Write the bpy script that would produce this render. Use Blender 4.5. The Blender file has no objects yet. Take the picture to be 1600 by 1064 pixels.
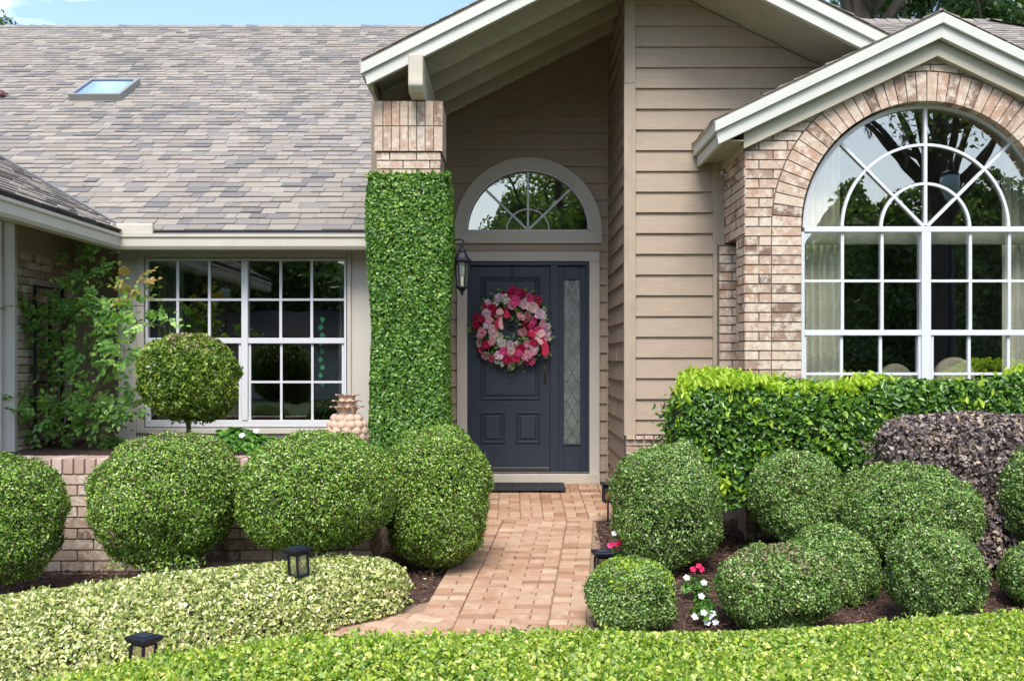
import bpy, math, random
import numpy as np
from mathutils import Vector
R = math.radians
PI = math.pi
random.seed(7)
rng = np.random.default_rng(11)
SC = bpy.context.scene
COL = SC.collection

# ------------------------------------------------------------------ camera, sky, sun, exposure
CH = 1.8            # eye height above the lawn at the camera
F = 1500.0          # focal length in photo pixels (photo 1600 px wide)
cam_d = bpy.data.cameras.new("camera")
cam = bpy.data.objects.new("camera", cam_d)
COL.objects.link(cam)
cam.location = (0, 0, CH)
cam.rotation_euler = (R(90), 0, 0)
cam_d.sensor_width = 36.0
cam_d.lens = 36.0 * F / 1600.0
cam_d.shift_y = 31 / 1600.0
cam_d.clip_end = 600
SC.camera = cam

SUN_EL, SUN_AZ = 53, -6      # azimuth of the sun measured from straight behind the camera, minus = left
w = bpy.data.worlds.new("World")
SC.world = w
w.use_nodes = True
nt = w.node_tree
nt.nodes.clear()
sky = nt.nodes.new("ShaderNodeTexSky")
sky.sky_type = 'NISHITA'
sky.sun_disc = False
sky.sun_elevation = R(SUN_EL)
sky.sun_rotation = R(180 + SUN_AZ)
sky.air_density = 1.0
sky.dust_density = 1.6
sky.ozone_density = 1.6
tc = nt.nodes.new("ShaderNodeTexCoord")
mp = nt.nodes.new("ShaderNodeMapping")
mp.inputs['Scale'].default_value = (1.0, 1.0, 2.6)
cn = nt.nodes.new("ShaderNodeTexNoise")
cn.inputs['Scale'].default_value = 2.6
cn.inputs['Detail'].default_value = 7
cn.inputs['Roughness'].default_value = .56
cr = nt.nodes.new("ShaderNodeValToRGB")
cr.color_ramp.elements[0].position = .56
cr.color_ramp.elements[1].position = .72
cm = nt.nodes.new("ShaderNodeMix"); cm.data_type = 'RGBA'
cm.inputs[7].default_value = (9.5, 9.8, 10.2, 1)
bg = nt.nodes.new("ShaderNodeBackground")
bg.inputs['Strength'].default_value = .15
wo = nt.nodes.new("ShaderNodeOutputWorld")
L = nt.links.new
L(tc.outputs['Generated'], mp.inputs['Vector'])
L(mp.outputs[0], cn.inputs['Vector'])
L(cn.outputs['Fac'], cr.inputs[0])
L(cr.outputs[0], cm.inputs[0])
L(sky.outputs[0], cm.inputs[6])
L(cm.outputs[2], bg.inputs[0])
L(bg.outputs[0], wo.inputs[0])

sd = bpy.data.lights.new("sun", 'SUN')
sd.energy = 1.85
sd.angle = R(26)
sd.color = (1.0, .97, .925)
sun = bpy.data.objects.new("sun", sd)
COL.objects.link(sun)
# sun direction vector (towards the sun)
sv = Vector((math.sin(R(SUN_AZ)) * math.cos(R(SUN_EL)), -math.cos(R(SUN_AZ)) * math.cos(R(SUN_EL)), math.sin(R(SUN_EL))))
sun.rotation_euler = sv.to_track_quat('Z', 'Y').to_euler()

SC.view_settings.view_transform = 'Standard'
SC.view_settings.look = 'None'
SC.view_settings.exposure = 1.14
SC.view_settings.gamma = 1.0
SC.render.engine = 'CYCLES'
SC.cycles.max_bounces = 8
SC.cycles.transparent_max_bounces = 12

# ------------------------------------------------------------------ helpers
def wx(x, D): return (x - 800) * D / F
def wz(y, D): return CH + (563 - y) * D / F
def P(x, y, D): return (wx(x, D), D, wz(y, D))
def gz(D):      # ground height: rises gently from the lawn up to the porch
    return .065 * min(max(D, 0), 9.3)

ROOTLOC = {}
def put(o, parent=None):
    COL.objects.link(o)
    if parent is not None: o.parent = parent
    return o
def tag(o, label=None, cat=None, group=None, kind=None):
    if label: o['label'] = label
    if cat: o['category'] = cat
    if group: o['group'] = group
    if kind: o['kind'] = kind
    return o
def thing(name, label, cat, loc=(0, 0, 0), group=None):
    o = bpy.data.objects.new(name, None)
    o.empty_display_size = .2
    o.location = loc
    COL.objects.link(o)
    ROOTLOC[o.name] = Vector(loc)
    return tag(o, label, cat, group)
def rootloc(o):
    v = Vector((0, 0, 0))
    while o is not None:
        v += Vector(o.location)
        o = o.parent
    return v
def copy_tree(o, loc, parent=None, label=None, rotz=None):
    c = o.copy(); COL.objects.link(c)
    if parent is not None: c.parent = parent
    if loc is not None: c.location = loc
    if rotz is not None: c.rotation_euler = (0, 0, rotz)
    if label: c['label'] = label
    for ch in list(o.children): copy_tree(ch, None, c)
    return c

class MB:
    def __init__(s): s.v = []; s.f = []; s.m = []
    def add(s, vs, fs, mi=0):
        n = len(s.v); s.v += [tuple(p) for p in vs]
        for f in fs: s.f.append([i + n for i in f]); s.m.append(mi)
        return s
    def box(s, x0, x1, y0, y1, z0, z1, mi=0):
        if x0 > x1: x0, x1 = x1, x0
        if y0 > y1: y0, y1 = y1, y0
        if z0 > z1: z0, z1 = z1, z0
        return s.add([(x0,y0,z0),(x1,y0,z0),(x1,y1,z0),(x0,y1,z0),(x0,y0,z1),(x1,y0,z1),(x1,y1,z1),(x0,y1,z1)],
                     [(0,3,2,1),(4,5,6,7),(0,1,5,4),(1,2,6,5),(2,3,7,6),(3,0,4,7)], mi)
    def pbox(s, x0, y0, x1, y1, D, th, mi=0):     # a board facing the street: photo rectangle at depth D, going back th
        return s.box(wx(x0, D), wx(x1, D), D, D + th, wz(y1, D), wz(y0, D), mi)
    def prism(s, poly, y0, y1, mi=0):             # polygon in XZ extruded along Y
        n = len(poly)
        vs = [(p[0], y0, p[1]) for p in poly] + [(p[0], y1, p[1]) for p in poly]
        fs = [tuple(range(n)), tuple(range(2*n-1, n-1, -1))]
        for i in range(n):
            j = (i + 1) % n
            fs.append((j, i, i + n, j + n))
        return s.add(vs, fs, mi)
    def arc(s, cx, cz, r0, r1, a0, a1, y0, y1, n=32, mi=0):
        vs = []; fs = []
        for i in range(n + 1):
            a = a0 + (a1 - a0) * i / n; c, q = math.cos(a), math.sin(a)
            vs += [(cx + r0*c, y0, cz + r0*q), (cx + r1*c, y0, cz + r1*q), (cx + r1*c, y1, cz + r1*q), (cx + r0*c, y1, cz + r0*q)]
        for i in range(n):
            k = 4*i
            for e in range(4):
                g = (e + 1) % 4
                fs.append((k + e, k + g, k + 4 + g, k + 4 + e))
        fs += [(3, 2, 1, 0), (4*n, 4*n+1, 4*n+2, 4*n+3)]
        return s.add(vs, fs, mi)
    def tube(s, pts, r, n=6, mi=0, r1=None, caps=True):
        pts = [Vector(p) for p in pts]; m = len(pts); vs = []; fs = []
        for i, p in enumerate(pts):
            t = (pts[min(i+1, m-1)] - pts[max(i-1, 0)]).normalized()
            a = t.cross(Vector((0, 0, 1)))
            if a.length < .05: a = t.cross(Vector((1, 0, 0)))
            a.normalize(); b = t.cross(a)
            rr = r if r1 is None else r + (r1 - r) * i / (m - 1)
            for k in range(n):
                q = 2*PI*k/n
                vs.append(p + a*math.cos(q)*rr + b*math.sin(q)*rr)
        for i in range(m - 1):
            for k in range(n):
                j = (k + 1) % n
                fs.append((i*n + k, i*n + j, (i+1)*n + j, (i+1)*n + k))
        if caps: fs += [tuple(range(n-1, -1, -1)), tuple(range((m-1)*n, m*n))]
        return s.add(vs, fs, mi)
    def lathe(s, prof, c, n=20, mi=0):
        vs = []; fs = []; m = len(prof)
        for (r, z) in prof:
            for k in range(n):
                a = 2*PI*k/n; vs.append((c[0] + r*math.cos(a), c[1] + r*math.sin(a), c[2] + z))
        for i in range(m - 1):
            for k in range(n):
                j = (k + 1) % n
                fs.append((i*n + k, i*n + j, (i+1)*n + j, (i+1)*n + k))
        fs += [tuple(range(n-1, -1, -1)), tuple(range((m-1)*n, m*n))]
        return s.add(vs, fs, mi)
    def frust(s, c, z0, z1, a0, b0, a1, b1, mi=0):   # rectangular frustum
        x, y = c
        return s.add([(x-a0,y-b0,z0),(x+a0,y-b0,z0),(x+a0,y+b0,z0),(x-a0,y+b0,z0),(x-a1,y-b1,z1),(x+a1,y-b1,z1),(x+a1,y+b1,z1),(x-a1,y+b1,z1)],
                     [(0,3,2,1),(4,5,6,7),(0,1,5,4),(1,2,6,5),(2,3,7,6),(3,0,4,7)], mi)
    def build(s, name, mats, parent=None, origin=None, smooth=False, bevel=0, seg=2):
        if not isinstance(mats, (list, tuple)): mats = [mats]
        off = rootloc(parent) if parent is not None else Vector(origin or (0, 0, 0))
        me = bpy.data.meshes.new(name)
        me.from_pydata([(x - off.x, y - off.y, z - off.z) for x, y, z in s.v], [], s.f)
        for m in mats: me.materials.append(m)
        if len(mats) > 1: me.polygons.foreach_set('material_index', s.m)
        if smooth: me.polygons.foreach_set('use_smooth', [True]*len(s.f))
        me.update()
        o = bpy.data.objects.new(name, me)
        put(o, parent)
        if parent is None and origin is not None: o.location = origin
        if bevel:
            b = o.modifiers.new("bevel", 'BEVEL'); b.width = bevel; b.segments = seg; b.limit_method = 'ANGLE'
            b.harden_normals = False
        return o

def clip(poly, hp):        # keep a*x + b*y <= c
    a, b, c = hp; out = []; n = len(poly)
    for i in range(n):
        p, q = poly[i], poly[(i+1) % n]
        dp, dq = a*p[0] + b*p[1] - c, a*q[0] + b*q[1] - c
        if dp <= 0: out.append(p)
        if (dp < 0 < dq) or (dq < 0 < dp):
            t = dp / (dp - dq)
            out.append((p[0] + t*(q[0]-p[0]), p[1] + t*(q[1]-p[1])))
    return out
def clips(poly, hps):
    for h in hps:
        poly = clip(poly, h)
        if len(poly) < 3: return []
    ar = sum(poly[i][0]*poly[(i+1) % len(poly)][1] - poly[(i+1) % len(poly)][0]*poly[i][1] for i in range(len(poly)))
    return poly if abs(ar) > 1e-5 else []
def hp_line(p, q):         # half-plane to the LEFT of p->q kept
    dx, dy = q[0]-p[0], q[1]-p[1]
    return (dy, -dx, dy*p[0] - dx*p[1])
def slab(mb, poly, O, U, V, N, h, base=0.0, mi=0):
    """poly (u,v) list; h(u,v) gives the height over base of the top face"""
    O, U, V, N = Vector(O), Vector(U), Vector(V), Vector(N)
    n = len(poly)
    top = [O + U*u + V*v + N*(base + h(u, v)) for u, v in poly]
    bot = [O + U*u + V*v + N*base for u, v in poly]
    fs = [tuple(range(n))]
    for i in range(n):
        j = (i + 1) % n
        fs.append((i, i + n, j + n, j))
    mb.add(top + bot, fs, mi)
def siding(mb, O, U, N, u0, u1, z0, z1, e=.1655, hps=(), phase=0.0, holes=None, th=.022, V=(0,0,1)):
    """lapped boards from z0 to z1 (relative to O)"""
    z = z0 - phase
    while z < z1:
        a, b = max(z, z0), min(z + e, z1)
        if b - a > .004:
            rj = random.Random(int(z*1000) + int(u0*77)); segs = [[(u0, a), (u1, a), (u1, b), (u0, b)]]
            if u1 - u0 > 1.2 and not holes and rj.random() < .55:
                uj = rj.uniform(u0 + .2, u1 - .2); segs = [[(u0, a), (uj - .0015, a), (uj - .0015, b), (u0, b)], [(uj + .0015, a), (u1, a), (u1, b), (uj + .0015, b)]]
            if holes: segs = holes(segs, a, b)
            for sg in segs:
                pl = clips(sg, hps)
                tj = th*rj.uniform(.85, 1.15)
                if pl: slab(mb, pl, O, U, V, N, lambda u, v, z=z, tj=tj: tj - (tj-.003)*(v - z)/e)
        z += e
def tabs(mb, O, U, V, N, u0, u1, v0, v1, e, hps, seed=1, wmin=.10, wmax=.27, th=.012):
    r = random.Random(seed); v = v0
    while v < v1:
        u = u0 - r.random()*.3
        while u < u1:
            wd = r.uniform(wmin, wmax); tt = th * r.choice((.4, .8, 1, 1.25))
            dip = r.choice((0, 0, -.012, .006, -.006))
            pl = clips([(u, v + dip), (u + wd - .004, v + dip), (u + wd - .004, v + e), (u, v + e)], hps)
            if pl: slab(mb, pl, O, U, V, N, lambda a, b, v=v, tt=tt: tt - (tt-.001)*min(1, max(0, (b - v)/e)))
            u += wd
        v += e
def bricks(mb, O, U, V, N, u0, u1, v0, v1, hps=(), L_=.213, h_=.0711, j=.010, th=.014, seed=3, off=0, soft=.0):
    """running bond, one island per brick"""
    r = random.Random(seed); k = 0; v = v0
    while v < v1 - .01:
        u = u0 - (L_/2 if (k + off) % 2 else 0)
        while u < u1:
            q = r.uniform(-.0012, .0012)
            pl = clips([(max(u, u0) + j/2, v + j/2), (min(u + L_, u1) - j/2, v + j/2), (min(u + L_, u1) - j/2, min(v + h_, v1) - j/2), (max(u, u0) + j/2, min(v + h_, v1) - j/2)], hps) \
                if min(u + L_, u1) - max(u, u0) > .02 else []
            if pl: slab(mb, pl, O, U, V, N, lambda a, b, q=q: th + q)
            u += L_
        v += h_; k += 1

# ------------------------------------------------------------------ materials
def newmat(name):
    m = bpy.data.materials.new(name); m.use_nodes = True
    return m, m.node_tree, m.node_tree.nodes['Principled BSDF']
def ramp(nt, stops):
    n = nt.nodes.new("ShaderNodeValToRGB"); e = n.color_ramp.elements
    e[0].position, e[0].color = stops[0][0], (*stops[0][1], 1)
    e[1].position, e[1].color = stops[-1][0], (*stops[-1][1], 1)
    for p, c in stops[1:-1]:
        k = e.new(p); k.color = (*c, 1)
    return n
def noise(nt, scale, detail=4, rough=.55, vec=None, sc=None):
    n = nt.nodes.new("ShaderNodeTexNoise"); n.inputs['Scale'].default_value = scale
    n.inputs['Detail'].default_value = detail; n.inputs['Roughness'].default_value = rough
    t = nt.nodes.new("ShaderNodeTexCoord")
    if sc:
        mpn = nt.nodes.new("ShaderNodeMapping"); mpn.inputs['Scale'].default_value = sc
        nt.links.new(t.outputs['Object'], mpn.inputs[0]); nt.links.new(mpn.outputs[0], n.inputs['Vector'])
    else: nt.links.new(t.outputs['Object'], n.inputs['Vector'])
    return n
def bump(nt, bs, src, strength=.3, dist=.01):
    b = nt.nodes.new("ShaderNodeBump"); b.inputs['Strength'].default_value = strength; b.inputs['Distance'].default_value = dist
    nt.links.new(src, b.inputs['Height']); nt.links.new(b.outputs[0], bs.inputs['Normal'])
def mixc(nt, fac, a, b, mode='MIX'):
    n = nt.nodes.new("ShaderNodeMix"); n.data_type = 'RGBA'; n.blend_type = mode
    for i, s in ((0, fac), (6, a), (7, b)):
        if hasattr(s, 'links'): nt.links.new(s, n.inputs[i])
        elif i == 0: n.inputs[0].default_value = s
        else: n.inputs[i].default_value = (*s, 1)
    return n.outputs[2]
def math_(nt, op, a, b):
    n = nt.nodes.new("ShaderNodeMath"); n.operation = op
    for i, s in ((0, a), (1, b)):
        if hasattr(s, 'links'): nt.links.new(s, n.inputs[i])
        else: n.inputs[i].default_value = s
    return n.outputs[0]
def paint(name, c, rough=.5, var=.12, scale=3, sc=None, bstr=.15, bsc=60, spec=.4, metal=0, dirt=None):
    m, nt, bs = newmat(name)
    n = noise(nt, scale, 5, sc=sc)
    lo = tuple(x*(1-var) for x in c); hi = tuple(min(1, x*(1+var)) for x in c)
    rp = ramp(nt, [(.3, lo), (.7, hi)]); nt.links.new(n.outputs['Fac'], rp.inputs[0])
    col = rp.outputs[0]
    if dirt:
        d = noise(nt, dirt[1], 8, .7); r2 = ramp(nt, [(.52, (0, 0, 0)), (.7, (1, 1, 1))]); nt.links.new(d.outputs['Fac'], r2.inputs[0])
        col = mixc(nt, math_(nt, 'MULTIPLY', r2.outputs[0], dirt[2]), col, dirt[0])
    nt.links.new(col, bs.inputs['Base Color'])
    bs.inputs['Roughness'].default_value = rough; bs.inputs['Specular IOR Level'].default_value = spec
    bs.inputs['Metallic'].default_value = metal
    b = noise(nt, bsc, 3, sc=sc); bump(nt, bs, b.outputs['Fac'], bstr, .004)
    return m
def island(name, stops, rough=.8, blot=None, bsc=90, bstr=.5, nscale=9, namt=.35, spec=.3, sc=None):
    """colour differs per loose piece (brick, shingle, paver), with blotches over it"""
    m, nt, bs = newmat(name)
    g = nt.nodes.new("ShaderNodeNewGeometry")
    n = noise(nt, nscale, 6, .65, sc=sc)
    f = math_(nt, 'ADD', math_(nt, 'MULTIPLY', g.outputs['Random Per Island'], 1 - namt), math_(nt, 'MULTIPLY', n.outputs['Fac'], namt))
    rp = ramp(nt, stops); nt.links.new(f, rp.inputs[0]); col = rp.outputs[0]
    for bl in (blot or []):
        d = noise(nt, bl[1], 7, .72); r2 = ramp(nt, [(bl[2], (0, 0, 0)), (bl[3], (1, 1, 1))]); nt.links.new(d.outputs['Fac'], r2.inputs[0])
        col = mixc(nt, math_(nt, 'MULTIPLY', r2.outputs[0], bl[4]), col, bl[0])
    nt.links.new(col, bs.inputs['Base Color'])
    bs.inputs['Roughness'].default_value = rough; bs.inputs['Specular IOR Level'].default_value = spec
    b = noise(nt, bsc, 5, .7); bump(nt, bs, b.outputs['Fac'], bstr, .006)
    return m
def leafmat(name, stops, rough=.36, trans=.25, nscale=5, namt=.35, spec=.45, tr_tint=(1.3, 1.5, .7)):
    m, nt, bs = newmat(name)
    g = nt.nodes.new("ShaderNodeNewGeometry")
    n = noise(nt, nscale, 3)
    f = math_(nt, 'ADD', math_(nt, 'MULTIPLY', g.outputs['Random Per Island'], 1 - namt), math_(nt, 'MULTIPLY', n.outputs['Fac'], namt))
    rp = ramp(nt, stops); nt.links.new(f, rp.inputs[0])
    nt.links.new(rp.outputs[0], bs.inputs['Base Color'])
    bs.inputs['Roughness'].default_value = rough; bs.inputs['Specular IOR Level'].default_value = spec
    t = nt.nodes.new("ShaderNodeBsdfTranslucent")
    nt.links.new(mixc(nt, 1.0, rp.outputs[0], tr_tint, 'MULTIPLY'), t.inputs[0])
    mx = nt.nodes.new("ShaderNodeMixShader"); mx.inputs[0].default_value = trans
    nt.links.new(bs.outputs[0], mx.inputs[1]); nt.links.new(t.outputs[0], mx.inputs[2])
    nt.links.new(mx.outputs[0], nt.nodes['Material Output'].inputs[0])
    return m
def glassmat(name, tint=(.9, .93, .9), refl=.3, rough=.0, gcol=(1, 1, 1)):
    m = bpy.data.materials.new(name); m.use_nodes = True; nt = m.node_tree; nt.nodes.clear()
    o = nt.nodes.new("ShaderNodeOutputMaterial"); t = nt.nodes.new("ShaderNodeBsdfTransparent"); g = nt.nodes.new("ShaderNodeBsdfGlossy")
    t.inputs[0].default_value = (*tint, 1); g.inputs['Roughness'].default_value = rough
    lw = nt.nodes.new("ShaderNodeLayerWeight"); lw.inputs[0].default_value = .5
    f = math_(nt, 'ADD', math_(nt, 'MULTIPLY', math_(nt, 'POWER', lw.outputs['Facing'], 3.0), .6), refl); g.inputs[0].default_value = (*gcol, 1)
    n = noise(nt, 1.6, 2); b = nt.nodes.new("ShaderNodeBump"); b.inputs['Strength'].default_value = .05; b.inputs['Distance'].default_value = .02
    nt.links.new(n.outputs['Fac'], b.inputs['Height']); nt.links.new(b.outputs[0], g.inputs['Normal'])
    mx = nt.nodes.new("ShaderNodeMixShader")
    nt.links.new(f, mx.inputs[0]); nt.links.new(t.outputs[0], mx.inputs[1]); nt.links.new(g.outputs[0], mx.inputs[2]); nt.links.new(mx.outputs[0], o.inputs[0])
    return m

M = {}
M['brick'] = island('brick', [(.16, (.20,.125,.09)), (.3, (.36,.245,.175)), (.42, (.54,.41,.31)), (.54, (.45,.275,.185)), (.66, (.60,.49,.38)), (.78, (.48,.33,.24)), (.9, (.66,.58,.47))],
    blot=[((.68,.60,.49), 14, .48, .62, .8), ((.20,.13,.09), 26, .56, .66, .7), ((.48,.26,.16), 9, .58, .70, .45)], nscale=14, namt=.35, bstr=.7)
M['brick_wing'] = island('brick_wing', [(.2, (.32,.23,.17)), (.5, (.52,.40,.31)), (.8, (.64,.53,.43))],
    blot=[((.16,.12,.09), 13, .54, .7, .5), ((.5,.42,.34), 19, .55, .7, .5)], nscale=12, namt=.45, bstr=.7)  # wing brick, lightened to make up for the shade under the eave
M['mortar'] = paint('mortar', (.20,.165,.13), .95, .2, 12, bstr=.6, bsc=140)
M['cap_brick'] = island('cap_brick', [(.2, (.42,.28,.21)), (.5, (.53,.38,.30)), (.85, (.60,.46,.38))], blot=[((.62,.54,.46), 14, .52, .7, .5)], nscale=10)
M['siding'] = paint('siding', (.375,.292,.213), .62, .07, 5, sc=(1.2, 1.2, 14), bstr=.45, bsc=26, dirt=((.20,.15,.11), 2.6, .22))
M['trim_tan'] = paint('trim_tan', (.40,.315,.235), .6, .08, 5, sc=(6, 6, 1), bstr=.4, bsc=40, dirt=((.2,.16,.12), 5, .3))
M['trim_grey'] = paint('trim_grey', (.54,.50,.43), .55, .05, 3, bstr=.2, bsc=60, dirt=((.35,.31,.25), 6, .15))
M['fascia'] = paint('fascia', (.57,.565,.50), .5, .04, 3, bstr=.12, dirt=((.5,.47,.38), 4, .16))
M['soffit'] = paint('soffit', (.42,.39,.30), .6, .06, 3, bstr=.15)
M['rafter'] = paint('rafter', (.52,.47,.37), .65, .08, 4, sc=(1, 1, 5), bstr=.3, dirt=((.2,.17,.12), 3, .25))
M['gutter'] = paint('gutter', (.55,.51,.42), .42, .05, 2, bstr=.05, dirt=((.38,.33,.24), 7, .25))
M['shingle'] = island('shingle', [(.15, (.185,.175,.165)), (.28, (.25,.228,.203)), (.42, (.325,.288,.243)), (.55, (.265,.228,.19)), (.7, (.35,.31,.262)), (.82, (.28,.245,.208)), (.93, (.215,.203,.192))],
    rough=.95, nscale=1.1, namt=.18, bsc=260, bstr=.6, blot=[((.30,.28,.27), 60, .52, .66, .35)], spec=.1)
M['underlay'] = paint('underlay', (.06,.058,.056), .9, .2, 5)
M['drip'] = paint('drip', (.14,.145,.15), .5, .1, 5)
M['white'] = paint('white', (.62,.63,.64), .35, .02, 3, bstr=.03)
M['navy'] = paint('navy', (.031,.040,.060), .38, .06, 2, bstr=.08, bsc=30, spec=.5)
M['black'] = paint('black', (.018,.019,.022), .4, .1, 5, bstr=.1)
M['lampblack'] = paint('lampblack', (.013,.015,.024), .5, .1, 5, bstr=.1, spec=.2)
M['bronze'] = paint('bronze', (.10,.095,.09), .35, .15, 20, metal=.7)
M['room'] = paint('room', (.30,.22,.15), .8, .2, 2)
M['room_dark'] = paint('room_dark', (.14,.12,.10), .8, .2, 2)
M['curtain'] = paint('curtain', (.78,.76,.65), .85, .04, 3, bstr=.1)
M['shade'] = paint('shade', (.5,.5,.42), .8, .04, 3)
M['wood'] = paint('wood', (.34,.13,.04), .45, .25, 3, sc=(1, 1, 8))
M['chair'] = paint('chair', (.55,.49,.36), .85, .05, 6)
M['glass'] = glassmat('glass', (.93,.945,.93), .17)
M['glass_arch'] = glassmat('glass_arch', (.92,.93,.91), .27, gcol=(.76,.72,.64))
M['glass_dim'] = glassmat('glass_dim', (.82,.87,.84), .10)
M['glass_sky'] = glassmat('glass_sky', (.10,.16,.26), .72, gcol=(.46, .62, .95))  # blue of a mirrored sky put into the gloss tint
M['lampglass'] = glassmat('lampglass', (.95,.95,.88), .22, .25)
M['lead'] = paint('lead', (.34,.35,.35), .35, .1, 10, metal=.8)
M['terra'] = paint('terra', (.52,.35,.25), .75, .12, 9, bstr=.4, bsc=60, dirt=((.62,.50,.36), 12, .5))
M['paver'] = island('paver', [(.15, (.27,.145,.08)), (.32, (.39,.235,.145)), (.5, (.49,.335,.22)), (.66, (.40,.22,.135)), (.85, (.56,.42,.29))],
    blot=[((.24,.12,.06), 3.1, .54, .70, .5), ((.36,.18,.10), 8, .53, .72, .5), ((.72,.60,.46), 7, .55, .7, .35)], nscale=5, namt=.4, bstr=.35, rough=.85)
M['sand'] = paint('sand', (.30,.20,.135), .95, .2, 20)
M['concrete'] = paint('concrete', (.55,.49,.41), .8, .06, 5, bstr=.2, dirt=((.35,.3,.24), 8, .3))
M['mulch_bed'] = paint('mulch_bed', (.075,.042,.030), .95, .35, 30, bstr=1, bsc=80)
M['mulch'] = island('mulch', [(.2, (.05,.027,.019)), (.5, (.12,.065,.045)), (.8, (.20,.115,.085)), (.95, (.28,.18,.14))], rough=.9, bstr=.3, namt=.2)
M['lawn'] = paint('lawn', (.06,.10,.03), .95, .4, 3, bstr=.8, bsc=30)
M['bark'] = paint('bark', (.07,.055,.042), .9, .35, 6, sc=(1, 1, .3), bstr=.9, bsc=12)
M['stem'] = paint('stem', (.10,.075,.04), .8, .3, 8)
M['stem_green'] = paint('stem_green', (.16,.19,.06), .6, .2, 8)
M['core'] = paint('core', (.022,.034,.010), .95, .4, 20)  # near-black shell inside foliage, stands in for shade between the leaves
M['core_brown'] = paint('core_brown', (.045,.035,.02), .95, .4, 20)  # browner shell, same stand-in for inner shade
M['mat'] = paint('mat', (.035,.037,.042), .95, .25, 30, bstr=1, bsc=200)
M['street'] = paint('street', (.10,.10,.10), .9, .1, 2)
M['stucco'] = paint('stucco', (.45,.43,.40), .9, .1, 2)
def G(*s): return [(p, c) for p, c in s]
M['boxwood'] = leafmat('boxwood', G((.17,(.17,.11,.05)), (.20,(.012,.035,.006)), (.34,(.060,.15,.014)), (.50,(.16,.32,.028)), (.64,(.29,.46,.06)), (.79,(.45,.58,.14)), (.87,(.72,.76,.42))), nscale=9, namt=.3, trans=.16)  # darkest green and palest stops paint gap shade and leaf glints
M['boxwood_grey'] = leafmat('boxwood_grey', G((.17,(.17,.11,.06)), (.20,(.012,.032,.008)), (.34,(.060,.14,.020)), (.50,(.15,.29,.045)), (.64,(.27,.42,.09)), (.80,(.42,.55,.20)), (.92,(.62,.70,.42))), nscale=9, namt=.3, trans=.16)  # glints and gap shade painted into the end stops here too
M['ivy'] = leafmat('ivy', G((.1,(.030,.09,.014)), (.33,(.070,.18,.026)), (.55,(.135,.29,.042)), (.75,(.25,.42,.075)), (.92,(.45,.55,.14))), nscale=4)
M['front_hedge'] = leafmat('front_hedge', G((.10,(.05,.12,.012)), (.25,(.17,.31,.03)), (.42,(.34,.49,.05)), (.58,(.56,.62,.08)), (.72,(.32,.45,.14)), (.86,(.78,.72,.24))), trans=.35, nscale=4, namt=.2)
M['variegated'] = leafmat('variegated', G((.10,(.07,.13,.02)), (.26,(.22,.32,.055)), (.42,(.52,.56,.16)), (.58,(.84,.79,.38)), (.72,(.36,.45,.10)), (.86,(.93,.87,.58))), trans=.2, nscale=5, namt=.2, tr_tint=(1, 1.05, .7))
M['holly'] = leafmat('holly', G((.1,(.018,.055,.010)), (.35,(.05,.13,.018)), (.6,(.11,.24,.028)), (.82,(.20,.36,.04)), (.95,(.36,.52,.06))), rough=.28, trans=.18, nscale=3, spec=.6)
M['newleaf'] = leafmat('newleaf', G((.1,(.24,.42,.03)), (.5,(.44,.58,.05)), (.95,(.62,.70,.12))), rough=.35, trans=.4)
M['loro'] = leafmat('loro', G((.1,(.07,.05,.055)), (.35,(.17,.13,.135)), (.58,(.25,.20,.185)), (.76,(.38,.30,.22)), (.92,(.60,.48,.32))), trans=.12, tr_tint=(1.3, .9, .8))
M['rose_leaf'] = leafmat('rose_leaf', G((.1,(.06,.15,.035)), (.4,(.15,.31,.07)), (.7,(.28,.47,.10)), (.95,(.52,.64,.14))), rough=.38, trans=.35)
M['rose_red'] = leafmat('rose_red', G((.1,(.16,.24,.04)), (.5,(.30,.24,.05)), (.95,(.38,.18,.06))), trans=.3)
M['topiary'] = leafmat('topiary', G((.2,(.018,.05,.008)), (.36,(.06,.135,.016)), (.52,(.15,.25,.028)), (.68,(.32,.40,.05)), (.84,(.55,.54,.15))), rough=.35, nscale=2.2, namt=.55)
M['oakleaf'] = leafmat('oakleaf', G((.1,(.014,.038,.008)), (.5,(.045,.11,.02)), (.95,(.13,.24,.04))), trans=.2)
M['moss'] = leafmat('moss', G((.1,(.10,.11,.08)), (.9,(.24,.26,.20))), trans=.2, tr_tint=(1, 1, 1))
M['gardenia'] = leafmat('gardenia', G((.1,(.035,.10,.014)), (.5,(.09,.24,.03)), (.95,(.26,.46,.08))), rough=.35, trans=.25)
for nm, c in (('crimson', (.50,.008,.075)), ('rosepink', (.80,.075,.26)), ('palepink', (.86,.38,.45)), ('blush', (.88,.60,.58)), ('lilac', (.84,.58,.70)), ('creamy', (.78,.76,.66)), ('petal_white', (.85,.86,.86)), ('petal_red', (.62,.012,.09))):
    M[nm] = leafmat(nm, G((.15, tuple(x*.45 for x in c)), (.5, tuple(x*.85 for x in c)), (.85, tuple(min(1, x*1.1 + .04) for x in c))), rough=.6, trans=.15, spec=.2, tr_tint=(1, 1, 1))
M['ribbon'] = paint('ribbon', (.62,.03,.10), .35, .1, 6)
M['ribbon_pale'] = paint('ribbon_pale', (.86,.50,.50), .4, .1, 6)
M['amber'] = paint('amber', (.75,.45,.08), .4, .1, 10)
M['litter'] = island('litter', [(.2, (.12,.06,.03)), (.5, (.26,.15,.06)), (.8, (.38,.28,.10)), (.95, (.20,.26,.06))], namt=.2)
M['oakleaf_lightened'] = leafmat('oakleaf_lightened', G((.1,(.05,.09,.03)), (.5,(.12,.20,.06)), (.95,(.26,.36,.11))), trans=.45)  # brighter copy of oakleaf, light put into the colour of backlit trees
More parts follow.
